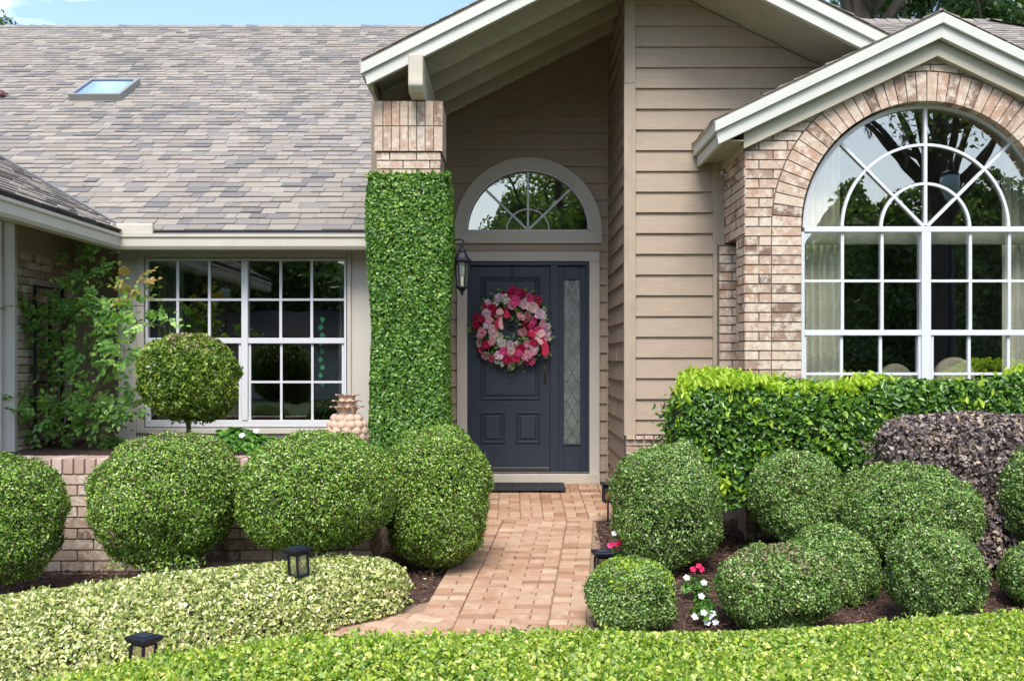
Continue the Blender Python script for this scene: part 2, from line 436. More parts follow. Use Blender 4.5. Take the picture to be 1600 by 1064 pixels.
# ------------------------------------------------------------------ ground, beds, paths
DD, DS, DB, DW, DN, DG = 9.375, 7.88, 7.16, 8.70, 9.02, 8.35   # door wall, front siding, brick bay, left window wall, nook, gutter
FL = gz(9.3)                                                    # porch level
X0, Z1 = (1, 0, 0), (0, 0, 1)
g = MB()
xs = [-200, -40, -12, -6, -3, 0, 3, 6, 12, 40, 200]; ys = [-200, -40, -12, 0, 3, 6, 9.3, 14, 40, 300]
for y in ys:
    for x in xs: g.v.append((x, y, gz(y) - .02))
for j in range(len(ys)-1):
    for i in range(len(xs)-1):
        k = j*len(xs) + i; g.f.append([k, k+1, k+1+len(xs), k+len(xs)]); g.m.append(0)
tag(g.build('ground', M['lawn']), kind='structure')
def sheet(name, poly, mat, dz=0.0, kind='structure'):
    b = MB(); n = len(poly)
    b.add([(x, y, gz(y) + dz) for x, y in poly], [tuple(range(n))])
    return tag(b.build(name, mat), kind=kind)
# mulch beds are cut into a left and a right bed by the walk
sheet('planting_bed', [(-7, 2.2), (7, 2.2), (7, 9.3), (-7, 9.3)], M['mulch_bed'], -.008)
# walk: laid pavers, one island each
def path_left(D): return -.490 + (D - 5.70)*.095
def path_right(D): return .403 + (D - 5.21)*.1065
pv = MB(); pr = random.Random(5)
Nn = Vector((0, -.065, 1)).normalized(); Vv = Vector((0, 1, .065)).normalized()
def paver(poly, dz=0):
    pl = poly
    if len(pl) >= 3:
        zz = pr.uniform(-.0015, .0015)
        c = (sum(p[0] for p in pl)/len(pl), sum(p[1] for p in pl)/len(pl))
        tp = [(x, y, gz(y) + .010 + zz) for x, y in pl]
        n = len(pl); ins = []
        for x, y in pl:
            dx, dy = x - c[0], y - c[1]; l = math.hypot(dx, dy); ins.append((x - dx/l*.005, y - dy/l*.005, gz(y) + .014 + zz))
        bt = [(x, y, gz(y) - .01) for x, y in pl]
        fs = [tuple(range(2*n, 3*n))]
        for i in range(n):
            j = (i+1) % n
            fs += [(i, i+2*n, j+2*n, j), (i, i+n, j+n, j)]
        fs = [f if k == 0 else tuple(reversed(f)) for k, f in enumerate(fs)]
        pv.add(tp + bt + ins, [tuple(reversed(f)) for f in fs[1:]] + [fs[0]])
def rect_pavers(u0, u1, v0, v1, L_, W_, to_xy, hps=(), stag=.5, j=.005):
    v = v0; k = 0
    while v < v1 - .02:
        u = u0 - (L_*stag if k % 2 else 0)
        while u < u1 - .01:
            a, b = max(u, u0), min(u + L_, u1)
            if b - a > .03:
                pl = [to_xy(a+j/2, v+j/2), to_xy(b-j/2, v+j/2), to_xy(b-j/2, min(v+W_, v1)-j/2), to_xy(a+j/2, min(v+W_, v1)-j/2)]
                paver(clips(pl, hps) if hps else pl)
            u += L_
        v += W_; k += 1
ax, ay = math.sin(math.atan(.1)), math.cos(math.atan(.1))
ox, oy = path_left(5.45), 5.45
def walk_xy(u, v): return (ox + u*ay + v*ax*1.0, oy - u*ax*.0 + v*ay)
endw = (7.76 - 5.45)/ay
wl = .945
rect_pavers(0, .215, 0, endw, .215, .079, walk_xy)                 # soldier border left
rect_pavers(.2165, wl-.2115, 0, endw, .205, .080, walk_xy, stag=.5)
rect_pavers(wl-.21, wl+.0, -.9, endw, .215, .079, walk_xy)
rect_pavers(.2165, wl-.2115, -.9, 0, .205, .080, walk_xy, stag=.5)
# porch slab pavers, basket pattern near the door
yy = 7.77; k = 0
while yy < 9.25:
    h_ = .16 if k % 2 else .082
    u = -1.04 - (.1 if k % 2 else 0)
    while u < .86:
        wd = .093 if (k % 2) else .185
        a, b = max(u, -1.04), min(u + wd, .86)
        if b - a > .03: paver([(a+.003, yy+.003), (b-.003, yy+.003), (b-.003, min(yy+h_, 9.28)-.003), (a+.003, min(yy+h_, 9.28)-.003)])
        u += wd
    yy += h_; k += 1
# cross path in front, pavers on the diagonal
ca, sa = math.cos(R(-24)), math.sin(R(-24))
cp = [(-3.2, 3.2), (1.2, 3.2), (.42, 4.56), (-.49, 5.68), (-.90, 5.43), (-2.2, 4.75), (-3.2, 4.2)]
def rot_xy(u, v): return (u*ca - v*sa, 3.0 + u*sa + v*ca)
hpA = [hp_line((-3.2, 4.1), (-3.2, 3.2)), hp_line((-3.2, 3.2), (1.2, 3.2)), hp_line((.403+.02, 3.2), (.403, 5.4)), hp_line((-.49, 5.68), (-1.7, 4.87))]
rect_pavers(-3.6, 3.4, -1.6, 3.6, .20, .09, rot_xy, hps=[hp_line((-3.2, 4.1), (-3.2, 3.2)), hp_line((-3.2, 3.2), (1.2, 3.2)), (1, -.1, ox + .215 - .1*oy), (0, 1, oy - .004), hp_line((-.49, 5.68), (-1.7, 4.87))])
sheet('path_sand', [(-3.2, 3.2), (.5, 3.2), (path_right(7.75), 7.75), (path_left(7.75), 7.75), (-.49, 5.70), (-1.7, 4.87), (-3.2, 3.87)], M['sand'], -.002)
sheet('porch_base', [(-1.04, 7.76), (.86, 7.76), (.86, 9.3), (-1.04, 9.3)], M['sand'], -.001)
tag(pv.build('path', M['paver']), kind='structure')

# mulch chips
def chips(n, region, seed, name):
    r = np.random.default_rng(seed)
    x = r.uniform(region[0], region[1], n*3); y = r.uniform(region[2], region[3], n*3)
    pl = np.where(y > 5.70, -.490 + (y-5.7)*.095, np.where(y > 4.6, -1.2 - (5.43-y)*1.75 + .3, -9)); prr = .41 + (y-5.21)*.1065
    ok = ((x < pl-.01) | (x > prr+.012)) & ~((y > 7.74) & (x > -1.05) & (x < .87))
    x, y = x[ok][:n], y[ok][:n]; m = len(x)
    z = .065*np.minimum(y, 9.3) + r.uniform(-.004, .022, m)
    a = r.uniform(0, PI, m); el = r.normal(0, .28, m); ln = r.uniform(.015, .055, m); wd = r.uniform(.003, .009, m)
    d = np.stack([np.cos(a)*np.cos(el), np.sin(a)*np.cos(el), np.sin(el)], 1)*ln[:, None]/2
    s = np.stack([-np.sin(a), np.cos(a), r.normal(0, .4, m)], 1)*wd[:, None]/2
    c = np.stack([x, y, z], 1); up = np.array([0, 0, .004])
    V_ = np.concatenate([c-d-s, c+d-s*.4, c+d+s, c-d+s*.6, c-d-s+up, c+d-s*.4+up, c+d+s+up, c-d+s*.6+up], 1).reshape(-1, 3)
    b = np.arange(m)[:, None]*8
    q = np.array([[4,5,6,7],[0,1,5,4],[1,2,6,5],[2,3,7,6],[3,0,4,7]])
    Fc = (b[:, None, :] + q[None]).reshape(-1, 4)
    o = mesh_np(name, V_, [Fc], [M['mulch']], [0])
    return tag(o, 'dark brown shredded bark mulch between the clipped shrubs', 'mulch', kind='stuff')
def mesh_np(name, V_, faces, mats, mi, parent=None, smooth=False, origin=None):
    me = bpy.data.meshes.new(name)
    V_ = np.asarray(V_, float)
    off = np.array(rootloc(parent)) if parent is not None else np.array(origin or (0, 0, 0), float)
    V_ = V_ - off
    me.vertices.add(len(V_)); me.vertices.foreach_set('co', V_.astype(np.float32).ravel())
    loops = np.concatenate([f.ravel() for f in faces]); tot = np.concatenate([np.full(len(f), f.shape[1]) for f in faces])
    st = np.concatenate([[0], np.cumsum(tot)[:-1]])
    me.loops.add(len(loops)); me.loops.foreach_set('vertex_index', loops.astype(np.int32))
    me.polygons.add(len(tot)); me.polygons.foreach_set('loop_start', st.astype(np.int32))
    me.polygons.foreach_set('loop_total', tot.astype(np.int32))
    me.polygons.foreach_set('material_index', np.concatenate([np.full(len(f), k) for f, k in zip(faces, mi)]).astype(np.int32))
    if smooth: me.polygons.foreach_set('use_smooth', np.ones(len(tot), bool))
    for m in mats: me.materials.append(m)
    me.update(calc_edges=True)
    o = bpy.data.objects.new(name, me); put(o, parent)
    if parent is None and origin is not None: o.location = origin
    return o
chips(26000, (-3.6, 4.2, 4.2, 7.9), 3, 'mulch')
def litter():
    r = np.random.default_rng(15); n = 420
    x = r.uniform(-1.6, 3.4, n); y = r.uniform(4.2, 8.9, n); on = (x > -.6) & (x < .75); keep = ~on | (r.random(n) < .22); x, y = x[keep], y[keep]; n = len(x)
    z = .065*y + .017 + r.uniform(0, .006, n); a = r.uniform(0, 2*PI, n); L_ = r.uniform(.014, .034, n); W_ = L_*r.uniform(.3, .5, n)
    d = np.stack([np.cos(a), np.sin(a), r.normal(.06, .15, n)], 1); s_ = np.stack([-np.sin(a), np.cos(a), r.normal(0, .25, n)], 1); c = np.stack([x, y, z], 1)
    V_ = np.stack([c - d*L_[:, None]/2, c - s_*W_[:, None]/2, c + d*L_[:, None]/2, c + s_*W_[:, None]/2 + np.array([0, 0, .003])], 1).reshape(-1, 3)
    tag(mesh_np('leaf_litter', V_, [np.arange(4*n).reshape(-1, 4)], [M['litter']], [0]), 'scattered dry brown and yellow fallen leaves on the walk and mulch', 'fallen leaves', kind='stuff')
litter()

# ------------------------------------------------------------------ THE HOUSE
house = thing('house', 'tan lap sided house with brick bay, grey shingle roof and navy front door', 'house', (0, 9.0, FL))
H = house
def rel(z): return z + CH
# --- roofs
ZE = 1.135; PM = .60; PW = .504; XE = -3.41; DE = 8.40; TR = 7.06
Vm = Vector((0, 1, PM)).normalized(); Nm = Vector((0, -PM, 1)).normalized(); km = math.sqrt(1 + PM*PM)
Om = (0, DE, rel(ZE))
rf = MB()
tval = (2.237 - ZE)/PM + .02
XA, ZAo = 1.037, 3.32
tapex = (ZAo - ZE)/PM
kv = 1.94/1.63
val = hp_line((XE, 0), (XE - 6*kv, 6*km))                 # keep right of the valley: left of the direction
val = (-val[0], -val[1], -val[2]) if (val[0]*0 + val[1]*1 - val[2]) > 0 else val
vm = TR*km
regA = [val, (1, 0, -1.13)]
pB, pC = (-1.13, tval*km), (XA, tapex*km)
regB = [(-1, 0, 1.13), hp_line(pB, pC), (1, 0, XA)]
regC = [(-1, 0, -XA), (1, 0, 5.9), hp_line(pC, (3.2, tval*km))]
regD = [(-1, 0, -XA), hp_line(pC, (9, tapex*km))]
regC = [(-1, 0, -XA), (0, -1, -tapex*km), (1, 0, 3.3)]
tabs(rf, Om, X0, Vm, Nm, -9.6, -1.13, 0, vm, .131, regA, 1)
tabs(rf, Om, X0, Vm, Nm, -1.6, XA, tval*km, vm, .131, regB, 2)
tabs(rf, Om, X0, Vm, Nm, XA, 3.3, tapex*km, vm, .131, regC, 4)
roof = rf.build('roof', M['shingle'], H)
# deck under the shingles
dk = MB()
def deck(poly, O, U, V, N, th=.10):
    slab(dk, poly, Vector(O) - Vector(N)*(th + .002), U, V, N, lambda a, b: th)
deck([(-1.13, 0), (-1.13, vm), (-9.6, vm), (-9.6, 6.2*km*.84), (XE, 0)], Om, X0, Vm, Nm)
deck([(-1.13, tval*km), (XA, tapex*km), (XA, vm), (-1.13, vm)], Om, X0, Vm, Nm)
deck([(XA, tapex*km), (3.3, tapex*km), (3.3, vm), (XA, vm)], Om, X0, Vm, Nm)
# back slope closes the attic
yr, zr = DE + TR, rel(ZE + PM*TR)
dk.add([(-9.6, yr, zr-.02), (3.3, yr, zr-.02), (3.3, yr+6, zr-3.6), (-9.6, yr+6, zr-3.6)], [(0, 1, 2, 3)])
dk.build('roof_deck', M['underlay'], roof)
rc = MB(); x = -9.6; r = random.Random(3)
while x < 3.3:
    rc.add([(x, yr-.14, zr-.075), (x, yr, zr+.035), (x, yr+.14, zr-.075), (x+.24, yr-.13, zr-.085), (x+.24, yr, zr+.014), (x+.24, yr+.13, zr-.085), (x, yr-.14, zr-.09), (x, yr+.14, zr-.09)],
           [(0, 1, 4, 3), (1, 2, 5, 4), (0, 6, 7, 2, 1)]); x += .205
rc.build('ridge_cap', M['shingle'], roof)
b = MB(); b.box(-9.6, 3.3, yr-.13, yr+.1, zr-.09, zr-.052); b.build('ridge_strip', M['drip'], roof)  # dark strip set under the ridge caps
vl = MB()
vl.tube([(XE + .0, DE + .02, rel(ZE + .03)), (XE - 5*kv, DE + 5, rel(ZE + PM*5 + .012))], .012, 5)
vl.build('valley_flashing', M['drip'], roof)
# skylight on the main slope
def onroof(u, v, n=0): return Vector(Om) + Vector(X0)*u + Vm*v + Nm*n
sky_ = MB(); su0, su1 = wx(110, 11.85), wx(191, 11.85); sv0 = 3.42*km; sv1 = sv0 + .74
b_ = .045
def rbox(mb, u0, u1, v0, v1, n0, n1, mi=0):
    ps = [onroof(u, v, n) for n in (n0, n1) for u, v in ((u0, v0), (u1, v0), (u1, v1), (u0, v1))]
    mb.add(ps, [(0,3,2,1),(4,5,6,7),(0,1,5,4),(1,2,6,5),(2,3,7,6),(3,0,4,7)], mi)
rbox(sky_, su0, su1, sv0, sv0+b_, 0, .09); rbox(sky_, su0, su1, sv1-b_, sv1, 0, .088)
rbox(sky_, su0, su0+b_, sv0+b_, sv1-b_, 0, .089); rbox(sky_, su1-b_, su1, sv0+b_, sv1-b_, 0, .089)
sl = sky_.build('skylight', paint('skyframe', (.24,.235,.215), .4, .05, 4), H, bevel=.004)
sg = MB(); rbox(sg, su0+b_, su1-b_, sv0+b_, sv1-b_, .06, .072)
sg.build('pane', M['glass_sky'], sl)
vt = MB(); vt.box(-6.60, -6.345, 11.9, 12.2, rel(3.05), rel(3.30)); vt.box(-6.64, -6.315, 11.86, 12.24, rel(3.29), rel(3.34))
vt.build('roof_vent', paint('ventbrown', (.26,.14,.11), .6, .1, 5), H)
# left wing roof
Uw = (0, 1, 0); Vw = Vector((-1, 0, PW)).normalized(); Nw = Vector((PW, 0, 1)).normalized(); kw = math.sqrt(1 + PW*PW)
Ow = (XE, DE, rel(ZE))
wr = MB()
vw = hp_line((0, 0), (8/kv, 8*kw))
inside = lambda h, p: h[0]*p[0] + h[1]*p[1] - h[2] <= 0
if not inside(vw, (-3, 1)): vw = (-vw[0], -vw[1], -vw[2])
tabs(wr, Ow, Uw, Vw, Nw, -4.4, 5, 0, 5, .131, [vw], 8)
wroof = wr.build('wing_roof', M['shingle'], H)
dk = MB(); deck([(-4.4, 0), (0, 0), (5/kw/kv, 5), (-4.4, 5)], Ow, Uw, Vw, Nw)
dk.build('roof_deck', M['underlay'], wroof)
# right hand rear roof, seen over the bay gable
rr = MB(); yR = 15.4; zR = rel((563-33)*yR/F)
Or = (0, 12.4, zR - 3.0*PM)
hipx = wx(1548, yR)
tabs(rr, Or, X0, Vm, Nm, 3.3, 12.5, 0, 3.0*km, .131, [hp_line((hipx+3.2, 0), (hipx, 3.0*km)) ], 12)
q = MB(); slab(q, [(3.3, 0), (hipx+3.2, 0), (hipx, 3.0*km), (3.3, 3.0*km)], Vector(Or) - Nm*.1, X0, Vm, Nm, lambda a, b: .099)
q.add([(hipx, yR, zR), (hipx+3.2, 12.4, zR-3*PM), (hipx+3.2, 18, zR-1.8), (hipx, 18, zR-1.5)], [(0,1,2,3)])
q.add([(3.3, yR, zR), (hipx, yR, zR), (hipx, 18, zR-1.6), (3.3, 18, zR-1.6)], [(0,1,2,3)])
rro = rr.build('rear_roof', M['shingle'], H); q.build('roof_deck', M['underlay'], rro)
rc = MB(); x = 5.0
while x < hipx + .05:
    rc.add([(x, yR-.12, zR-.06), (x, yR, zR+.04), (x, yR+.12, zR-.05), (x+.24, yR-.11, zR-.07), (x+.24, yR, zR+.02), (x+.24, yR+.11, zR-.06)], [(0,1,4,3),(1,2,5,4)]); x += .2
s = 0
while s < 3.0:
    a = Vector((hipx + s*1.067, yR - s, zR - s*PM + .03)); b2 = Vector((hipx + (s+.24)*1.067, yR - s - .24, zR - (s+.24)*PM + .01)); o_ = Vector((.1, .1, -.03))
    rc.add([a-o_-Vector((0,0,.05)), a, a+o_, b2-o_-Vector((0,0,.05)), b2, b2+o_], [(0,1,4,3),(1,2,5,4)]); s += .2
rc.build('ridge_cap', M['shingle'], rro)

# porch gable roof (pitch .5)
PG = .5; kg = math.sqrt(1+PG*PG); Df0 = 7.17; XEv = -1.128
def gable_roof(name, xa, za, pitch, y0, y1, xl, xr, shing_e, seed, ztop_l=None, th=.03, hpl=(), hpr=()):
    k = math.sqrt(1 + pitch*pitch)
    b = MB(); d = MB()
    for sgn, xe, hp in ((-1, xl, hpl), (1, xr, hpr)):
        run = abs(xa - xe); O = (xe, 0, za - pitch*run)
        V = Vector((-sgn, 0, pitch)).normalized(); N = Vector((sgn*pitch, 0, 1)).normalized()
        tabs(b, O, (0, 1, 0), V, N, y0-.012, y1, 0, run*k, .131, list(hp) + [(-1, 0, -(y0-.02)), (0, 1, run*k)], seed + sgn)
        slab(d, [(y0, -.01), (y1, -.01), (y1, run*k), (y0, run*k)], Vector(O) - N*th, (0, 1, 0), V, N, lambda a, c: th - .002)
    ro = b.build(name, M['shingle'], H)
    d.build('roof_deck', M['soffit'], ro)
    return ro
XRv = 2.90
porch_roof = gable_roof('porch_roof', XA, rel(ZAo), PG, Df0, 12.2, XEv, XRv, .131, 30)
def rake(mb, xa, za_top, pitch, xe_l, xe_r, y0, y1, top, bot, endcut=0.0):
    """gable board between vertical offsets top and bot below the roof line"""
    f = lambda x, o: (x, za_top - pitch*abs(x - xa) - o)
    poly_l = [f(xe_l, bot), (xa, za_top - bot), (xa, za_top - top), f(xe_l - endcut, top)]
    poly_r = [(xa, za_top - bot), f(xe_r, bot), f(xe_r + endcut, top), (xa, za_top - top)]
    mb.prism(poly_l, y0, y1); mb.prism(poly_r, y0, y1)
fa = MB(); rake(fa, XA, rel(ZAo), PG, XEv, XRv, Df0 - .025, Df0 + .02, .028, .108, .0)
fo = fa.build('rake_board', M['fascia'], porch_roof, bevel=.003)
fa = MB(); rake(fa, XA, rel(ZAo), PG, XEv + .045, XRv, Df0, Df0 + .045, .109, .205, .02)
fa.build('rake_board', M['fascia'], porch_roof, bevel=.003)
fa = MB(); ez = rel(ZAo) - PG*(XA - XEv)
fa.box(XEv + .0, XEv + .03, Df0 + .046, 9.9, ez - .11, ez - .03)
fa.box(XEv + .045, XEv + .075, Df0 + .046, 9.9, ez - .19, ez - .111)
fa.build('eave_board', M['rafter'], porch_roof, bevel=.003)
for Dr in (7.686, 8.13, 8.58, 9.01):
    b = MB(); zb = rel(3.137)
    b.prism([(XEv + .08, zb - PG*(XA - XEv - .08)), (XA, zb), (XA, zb + .148), (XEv + .08, zb + .148 - PG*(XA - XEv - .08))], Dr, Dr + .05)
    b.build('rafter', M['rafter'], porch_roof, bevel=.004)
# soffit of the right slope over the siding
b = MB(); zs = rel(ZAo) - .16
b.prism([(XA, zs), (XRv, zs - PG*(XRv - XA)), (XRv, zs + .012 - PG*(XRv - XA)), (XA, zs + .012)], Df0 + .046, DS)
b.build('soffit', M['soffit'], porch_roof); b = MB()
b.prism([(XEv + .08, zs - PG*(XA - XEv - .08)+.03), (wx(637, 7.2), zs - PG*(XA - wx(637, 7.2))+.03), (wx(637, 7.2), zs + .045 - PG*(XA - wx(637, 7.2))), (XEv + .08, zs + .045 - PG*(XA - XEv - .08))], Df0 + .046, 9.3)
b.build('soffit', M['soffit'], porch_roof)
# beam carried by the pillar
b = MB(); bx0, bx1 = wx(637.5, 7.12), wx(661, 7.12); zb = rel(1.99)
zt = rel(2.275)
b.add([(bx0, 7.12, zb+.05), (bx1, 7.12, zb+.05), (bx1, 7.12, zt), (bx0, 7.12, zt), (bx0, 7.17, zb), (bx1, 7.17, zb), (bx1, DD, zb), (bx0, DD, zb), (bx1, DD, zt), (bx0, DD, zt)],
      [(0,1,2,3), (4,5,1,0), (7,6,5,4), (1,5,6,8,2), (0,3,9,7,4), (3,2,8,9), (6,7,9,8)])
b.build('beam', M['rafter'], H, bevel=.012, seg=3)

# --- walls of siding
wall_hp_l = [hp_line((0, 0), (1, 0))]
# porch back wall, with openings for the door unit and the half round window
zd0, zd1 = wz(756, DD), wz(398, DD); xd0, xd1 = wx(718, DD), wx(933, DD)
xt, zt0 = wx(825, DD), wz(362, DD); Rt = (wx(921, DD) - wx(728, DD))/2; Rto = Rt + .105
ztb = wz(381, DD)
def porch_holes(segs, a, b):
    out = []
    O = DD
    za, zb_ = a, b
    cuts = [za] + [c for c in (zd1, ztb, zt0, zt0 + Rt*.5, zt0 + Rt*.8, zt0 + Rt + .05) if za < c < zb_] + [zb_]
    pieces = [[(s[0][0], p_), (s[1][0], p_), (s[1][0], q_), (s[0][0], q_)] for s in segs for p_, q_ in zip(cuts[:-1], cuts[1:])]
    for s in pieces:
        x0, x1 = s[0][0], s[1][0]; za, zb_ = s[0][1], s[2][1]
        if zb_ <= zd1 + .001 and za >= zd0 - .2:
            out += [[(x0, za), (xd0, za), (xd0, zb_), (x0, zb_)], [(xd1, za), (x1, za), (x1, zb_), (xd1, zb_)]]
        elif zb_ <= ztb + .001: out.append(s)
        elif za < zt0 + Rt + .049:
            rm = Rt + .05
            f = lambda z: math.sqrt(max(0, rm*rm - max(0, z - zt0)**2))
            wa, wb = f(za), f(zb_)
            out += [[(x0, za), (xt - wa, za), (xt - wb, zb_), (x0, zb_)], [(xt + wa, za), (x1, za), (x1, zb_), (xt + wb, zb_)]]
        else: out.append(s)
    return out
b = MB()
siding(b, (0, DD, 0), X0, (0, -1, 0), -1.1, .957, FL - .02, rel(3.6), holes=porch_holes, hps=[hp_line((XA, rel(3.28)), (-1.3, rel(3.28) - PG*2.34))], e=.165, phase=.03)
b.build('porch_wall', M['siding'], H)
# recess side wall, faces left
b = MB()
siding(b, (.957, 0, 0), (0, 1, 0), (-1, 0, 0), DS - .0, DD, FL - .1, rel(3.3), e=.165, phase=.03)
b.build('recess_wall', M['siding'], H)
b = MB(); b.box(.962, 1.0, DS + .025, DD, FL - .1, rel(3.28)); b.build('wall_core', M['trim_tan'], H)
# inside corner strip
b = MB(); b.box(.925, .957-.022, DD - .035, DD - .0225, FL, rel(3.2)); b.build('corner_strip', M['trim_tan'], H)
# front siding wall
b = MB(); xs0, xs1 = 1.01, 4.9
XBf, ZBf = wx(1470, 7.05), rel((563-18)*7.05/F)
gtop = hp_line((4.9, rel(ZAo)-.17 - PG*(4.9-XA)), (XA-.2, rel(ZAo)-.17 + .1))
siding(b, (0, DS, 0), X0, (0, -1, 0), xs0, 1.74, wz(678, DS), rel(3.35), e=.1695, phase=.05, hps=[gtop])
siding(b, (0, DS, 0), X0, (0, -1, 0), 1.74, XBf, wz(678, DS), rel(3.35), e=.1695, phase=.05, hps=[gtop, (.478, -1, .478*XBf - ZBf + .30)])
fw = b.build('front_wall', M['siding'], H)
b = MB()
b.prism([(xs0, wz(678, DS)), (1.74, wz(678, DS)), (1.74, rel(ZAo)-.2 - PG*(1.74-XA)), (xs0, rel(ZAo)-.2)], DS + .003, DS + .1)
zq = lambda x: ZBf - .478*(XBf - x) - .28
b.prism([(1.741, zq(1.74)), (2.85, zq(2.85)), (2.85, max(zq(2.85)+.01, rel(ZAo)-.2 - PG*(2.85-XA))), (1.741, rel(ZAo)-.2 - PG*(1.741-XA))], DS + .003, DS + .1)
b.build('wall_core', M['trim_tan'], H)
b = MB(); b.box(.917, 1.012, DS - .032, DS + .02, wz(680, DS), wz(132, DS) - .002); b.box(.919, 1.010, DS - .031, DS + .02, wz(132, DS) + .001, rel(3.32))
b.build('corner_board', M['trim_tan'], H, bevel=.003)
b = MB(); b.box(wx(1113, DS), wx(1131, DS), DS - .034, DS + .01, gz(DS), wz(255, DS)); b.build('corner_board', M['trim_tan'], H, bevel=.003)
# brick base under the front siding
b = MB(); b.box(.93, 1.8, DS - .02, DS + .1, gz(DS) - .1, wz(680, DS) - .003, 1)
bricks(b, (0, DS - .02, 0), X0, (0, 0, 1), (0, -1, 0), .93, 1.75, gz(DS) - .05, wz(686, DS), seed=31, off=1)
u = .93
while u < 1.72:
    slab(b, [(u+.004, wz(686, DS)+.004), (u+.07, wz(686, DS)+.004), (u+.07, wz(680, DS)), (u+.004, wz(680, DS))], (0, DS-.02, 0), X0, Z1, (0,-1,0), lambda a, c: .045); u += .075
bricks(b, (.93, 0, 0), (0, 1, 0), (0, 0, 1), (-1, 0, 0), DS - .03, DD, gz(DS) - .05, FL + .07, seed=36)
b.build('brick_base', [M['brick'], M['mortar']], H)
# porch left side wall and left return (behind the ivy)
b = MB(); b.box(-1.16, -1.06, 7.9, DD + .1, FL - .2, rel(2.35)); b.build('porch_side_wall', M['siding'], H)

# --- pillar
px0, px1, py0, py1 = -1.040, -.548, 7.36, 7.79; pz1 = rel(1.985); pzs = rel((563-237)/204)
pil = MB()
pil.box(px0 + .016, px1 - .016, py0 + .016, py1 - .016, gz(7.3) - .1, pz1 - .003, 1)
for O, U, N, a, c_, sd_ in (((0, py0 + .016, 0), (1,0,0), (0,-1,0), px0, px1, 41), ((px1 - .016, 0, 0), (0,1,0), (1,0,0), py0, py1, 43), ((px0 + .016, 0, 0), (0,1,0), (-1,0,0), py0, py1, 44)):
    bricks(pil, O, U, (0,0,1), N, a, c_, pzs - 28*.0665, pzs - .002, L_=.205, h_=.0665, seed=sd_)
    n = 8 if U[0] else 6
    for row in range(2):
        for i in range(n):
            ww = (c_ - a + .024)/n; u = a - .012 + i*ww; z = pzs + row*(pz1 - pzs)/2
            slab(pil, [(u+.004, z+.004), (u+ww-.004, z+.004), (u+ww-.004, z+(pz1-pzs)/2-.004), (u+.004, z+(pz1-pzs)/2-.004)], O, U, (0,0,1), N, lambda q, t: .030)
pil.box(px0 - .005, px1 + .005, py0 - .004, py1 + .004, pzs, pz1, 1)
pil.build('brick_pillar', [M['brick'], M['mortar']], H)

# --- brick bay with arch
xb0, xc, Ri, Ro = 1.735, wx(1448, 7.16), .936, 1.156
zsp = wz(356, 7.22); xb1 = 2*xc - xb0
bay = MB()
zgt = rel((563-88)*7.16/F); xg = wx(1455, 7.16); pb = .485
gl = [hp_line((xg, zgt), (xg - 3, zgt - 3*pb)), hp_line((xg + 3, zgt - 3*pb), (xg, zgt))]
zb0 = gz(DB) - .1
def bay_course_bricks():
    r = random.Random(77); h_ = .0711; L_ = .213; k = 0
    z = zsp - math.ceil((zsp - zb0)/h_)*h_
    while z < zgt:
        u = xb0 - (L_/2 if k % 2 else 0)
        while u < xb1:
            a, c_ = max(u, xb0) + .005, min(u + L_, xb1) - .005
            zl, zh = z + .005, z + h_ - .005
            for lo, hi in ((a, min(c_, xc - .0)), (max(a, xc), c_)):
                if hi - lo < .02: continue
                pl = [(lo, zl), (hi, zl), (hi, zh), (lo, zh)]
                if zh < zsp + .01:
                    if hi <= xc: pl = clips(pl, [(1, 0, xc - Ro - .006)])
                    else: pl = clips(pl, [(-1, 0, -(xc + Ro + .006))])
                else:
                    mx_, mz = (lo+hi)/2 - xc, (zl+zh)/2 - zsp; d = math.hypot(mx_, mz)
                    nx, nz = mx_/d, mz/d
                    pl = clips(pl, [(-nx, -nz, -(nx*xc + nz*zsp + Ro + .006))])
                pl = clips(pl, gl) if pl else pl
                if pl:
                    q = r.uniform(-.001, .001); slab(bay, pl, (0, DB + .014, 0), X0, Z1, (0, -1, 0), lambda s_, t, q=q: .014 + q)
            u += L_
        z += h_; k += 1
    # jamb stacks beside the window
    z = zsp - h_
    while z > zb0:
        for a, c_ in ((xc - Ro, xc - Ri), (xc + Ri, xc + Ro)):
            bay.box(a + .003, c_ - .001, DB + .001, DB + .10, z + .005, z + h_ - .005)
        z -= h_
    # voussoirs
    n = 42
    for i in range(n):
        a0, a1 = PI*i/n + .004, PI*(i+1)/n - .004
        pl = [(xc + rr_*math.cos(a), zsp + rr_*math.sin(a)) for rr_, a in ((Ri+.001, a0), (Ro - .004, a0), (Ro - .004, a1), (Ri+.001, a1))]
        pl = clips(pl, gl)
        if pl: bay.prism([(p[0], p[1]) for p in pl], DB - .002, DB + .10)
bay_course_bricks()
# mortar core with the arched opening
pts = []
N_ = 28
for sgn in (-1, 1):
    ring = [(xc + sgn*(Ri + .012)*math.cos(PI/2*i/N_), zsp + (Ri + .012)*math.sin(PI/2*i/N_)) for i in range(N_ + 1)]
    for i in range(N_):
        a, c_ = ring[i], ring[i+1]
        top = lambda x: zgt - pb*abs(x - xg) - .002
        pl = [a, (a[0], top(a[0])), (c_[0], top(c_[0])), c_] if True else 0
        if sgn < 0: pl = pl
        bay.prism(pl, DB + .0135, DB + .11, 1)
    xo = xb0 + .014 if sgn < 0 else xb1 - .014
    xi_ = xc + sgn*(Ri + .012)
    bay.prism([(xo, zb0), (xi_, zb0), (xi_, zgt - pb*abs(xi_ - xg) - .002), (xo, zgt - pb*abs(xo - xg) - .002)], DB + .0135, DB + .11, 1)
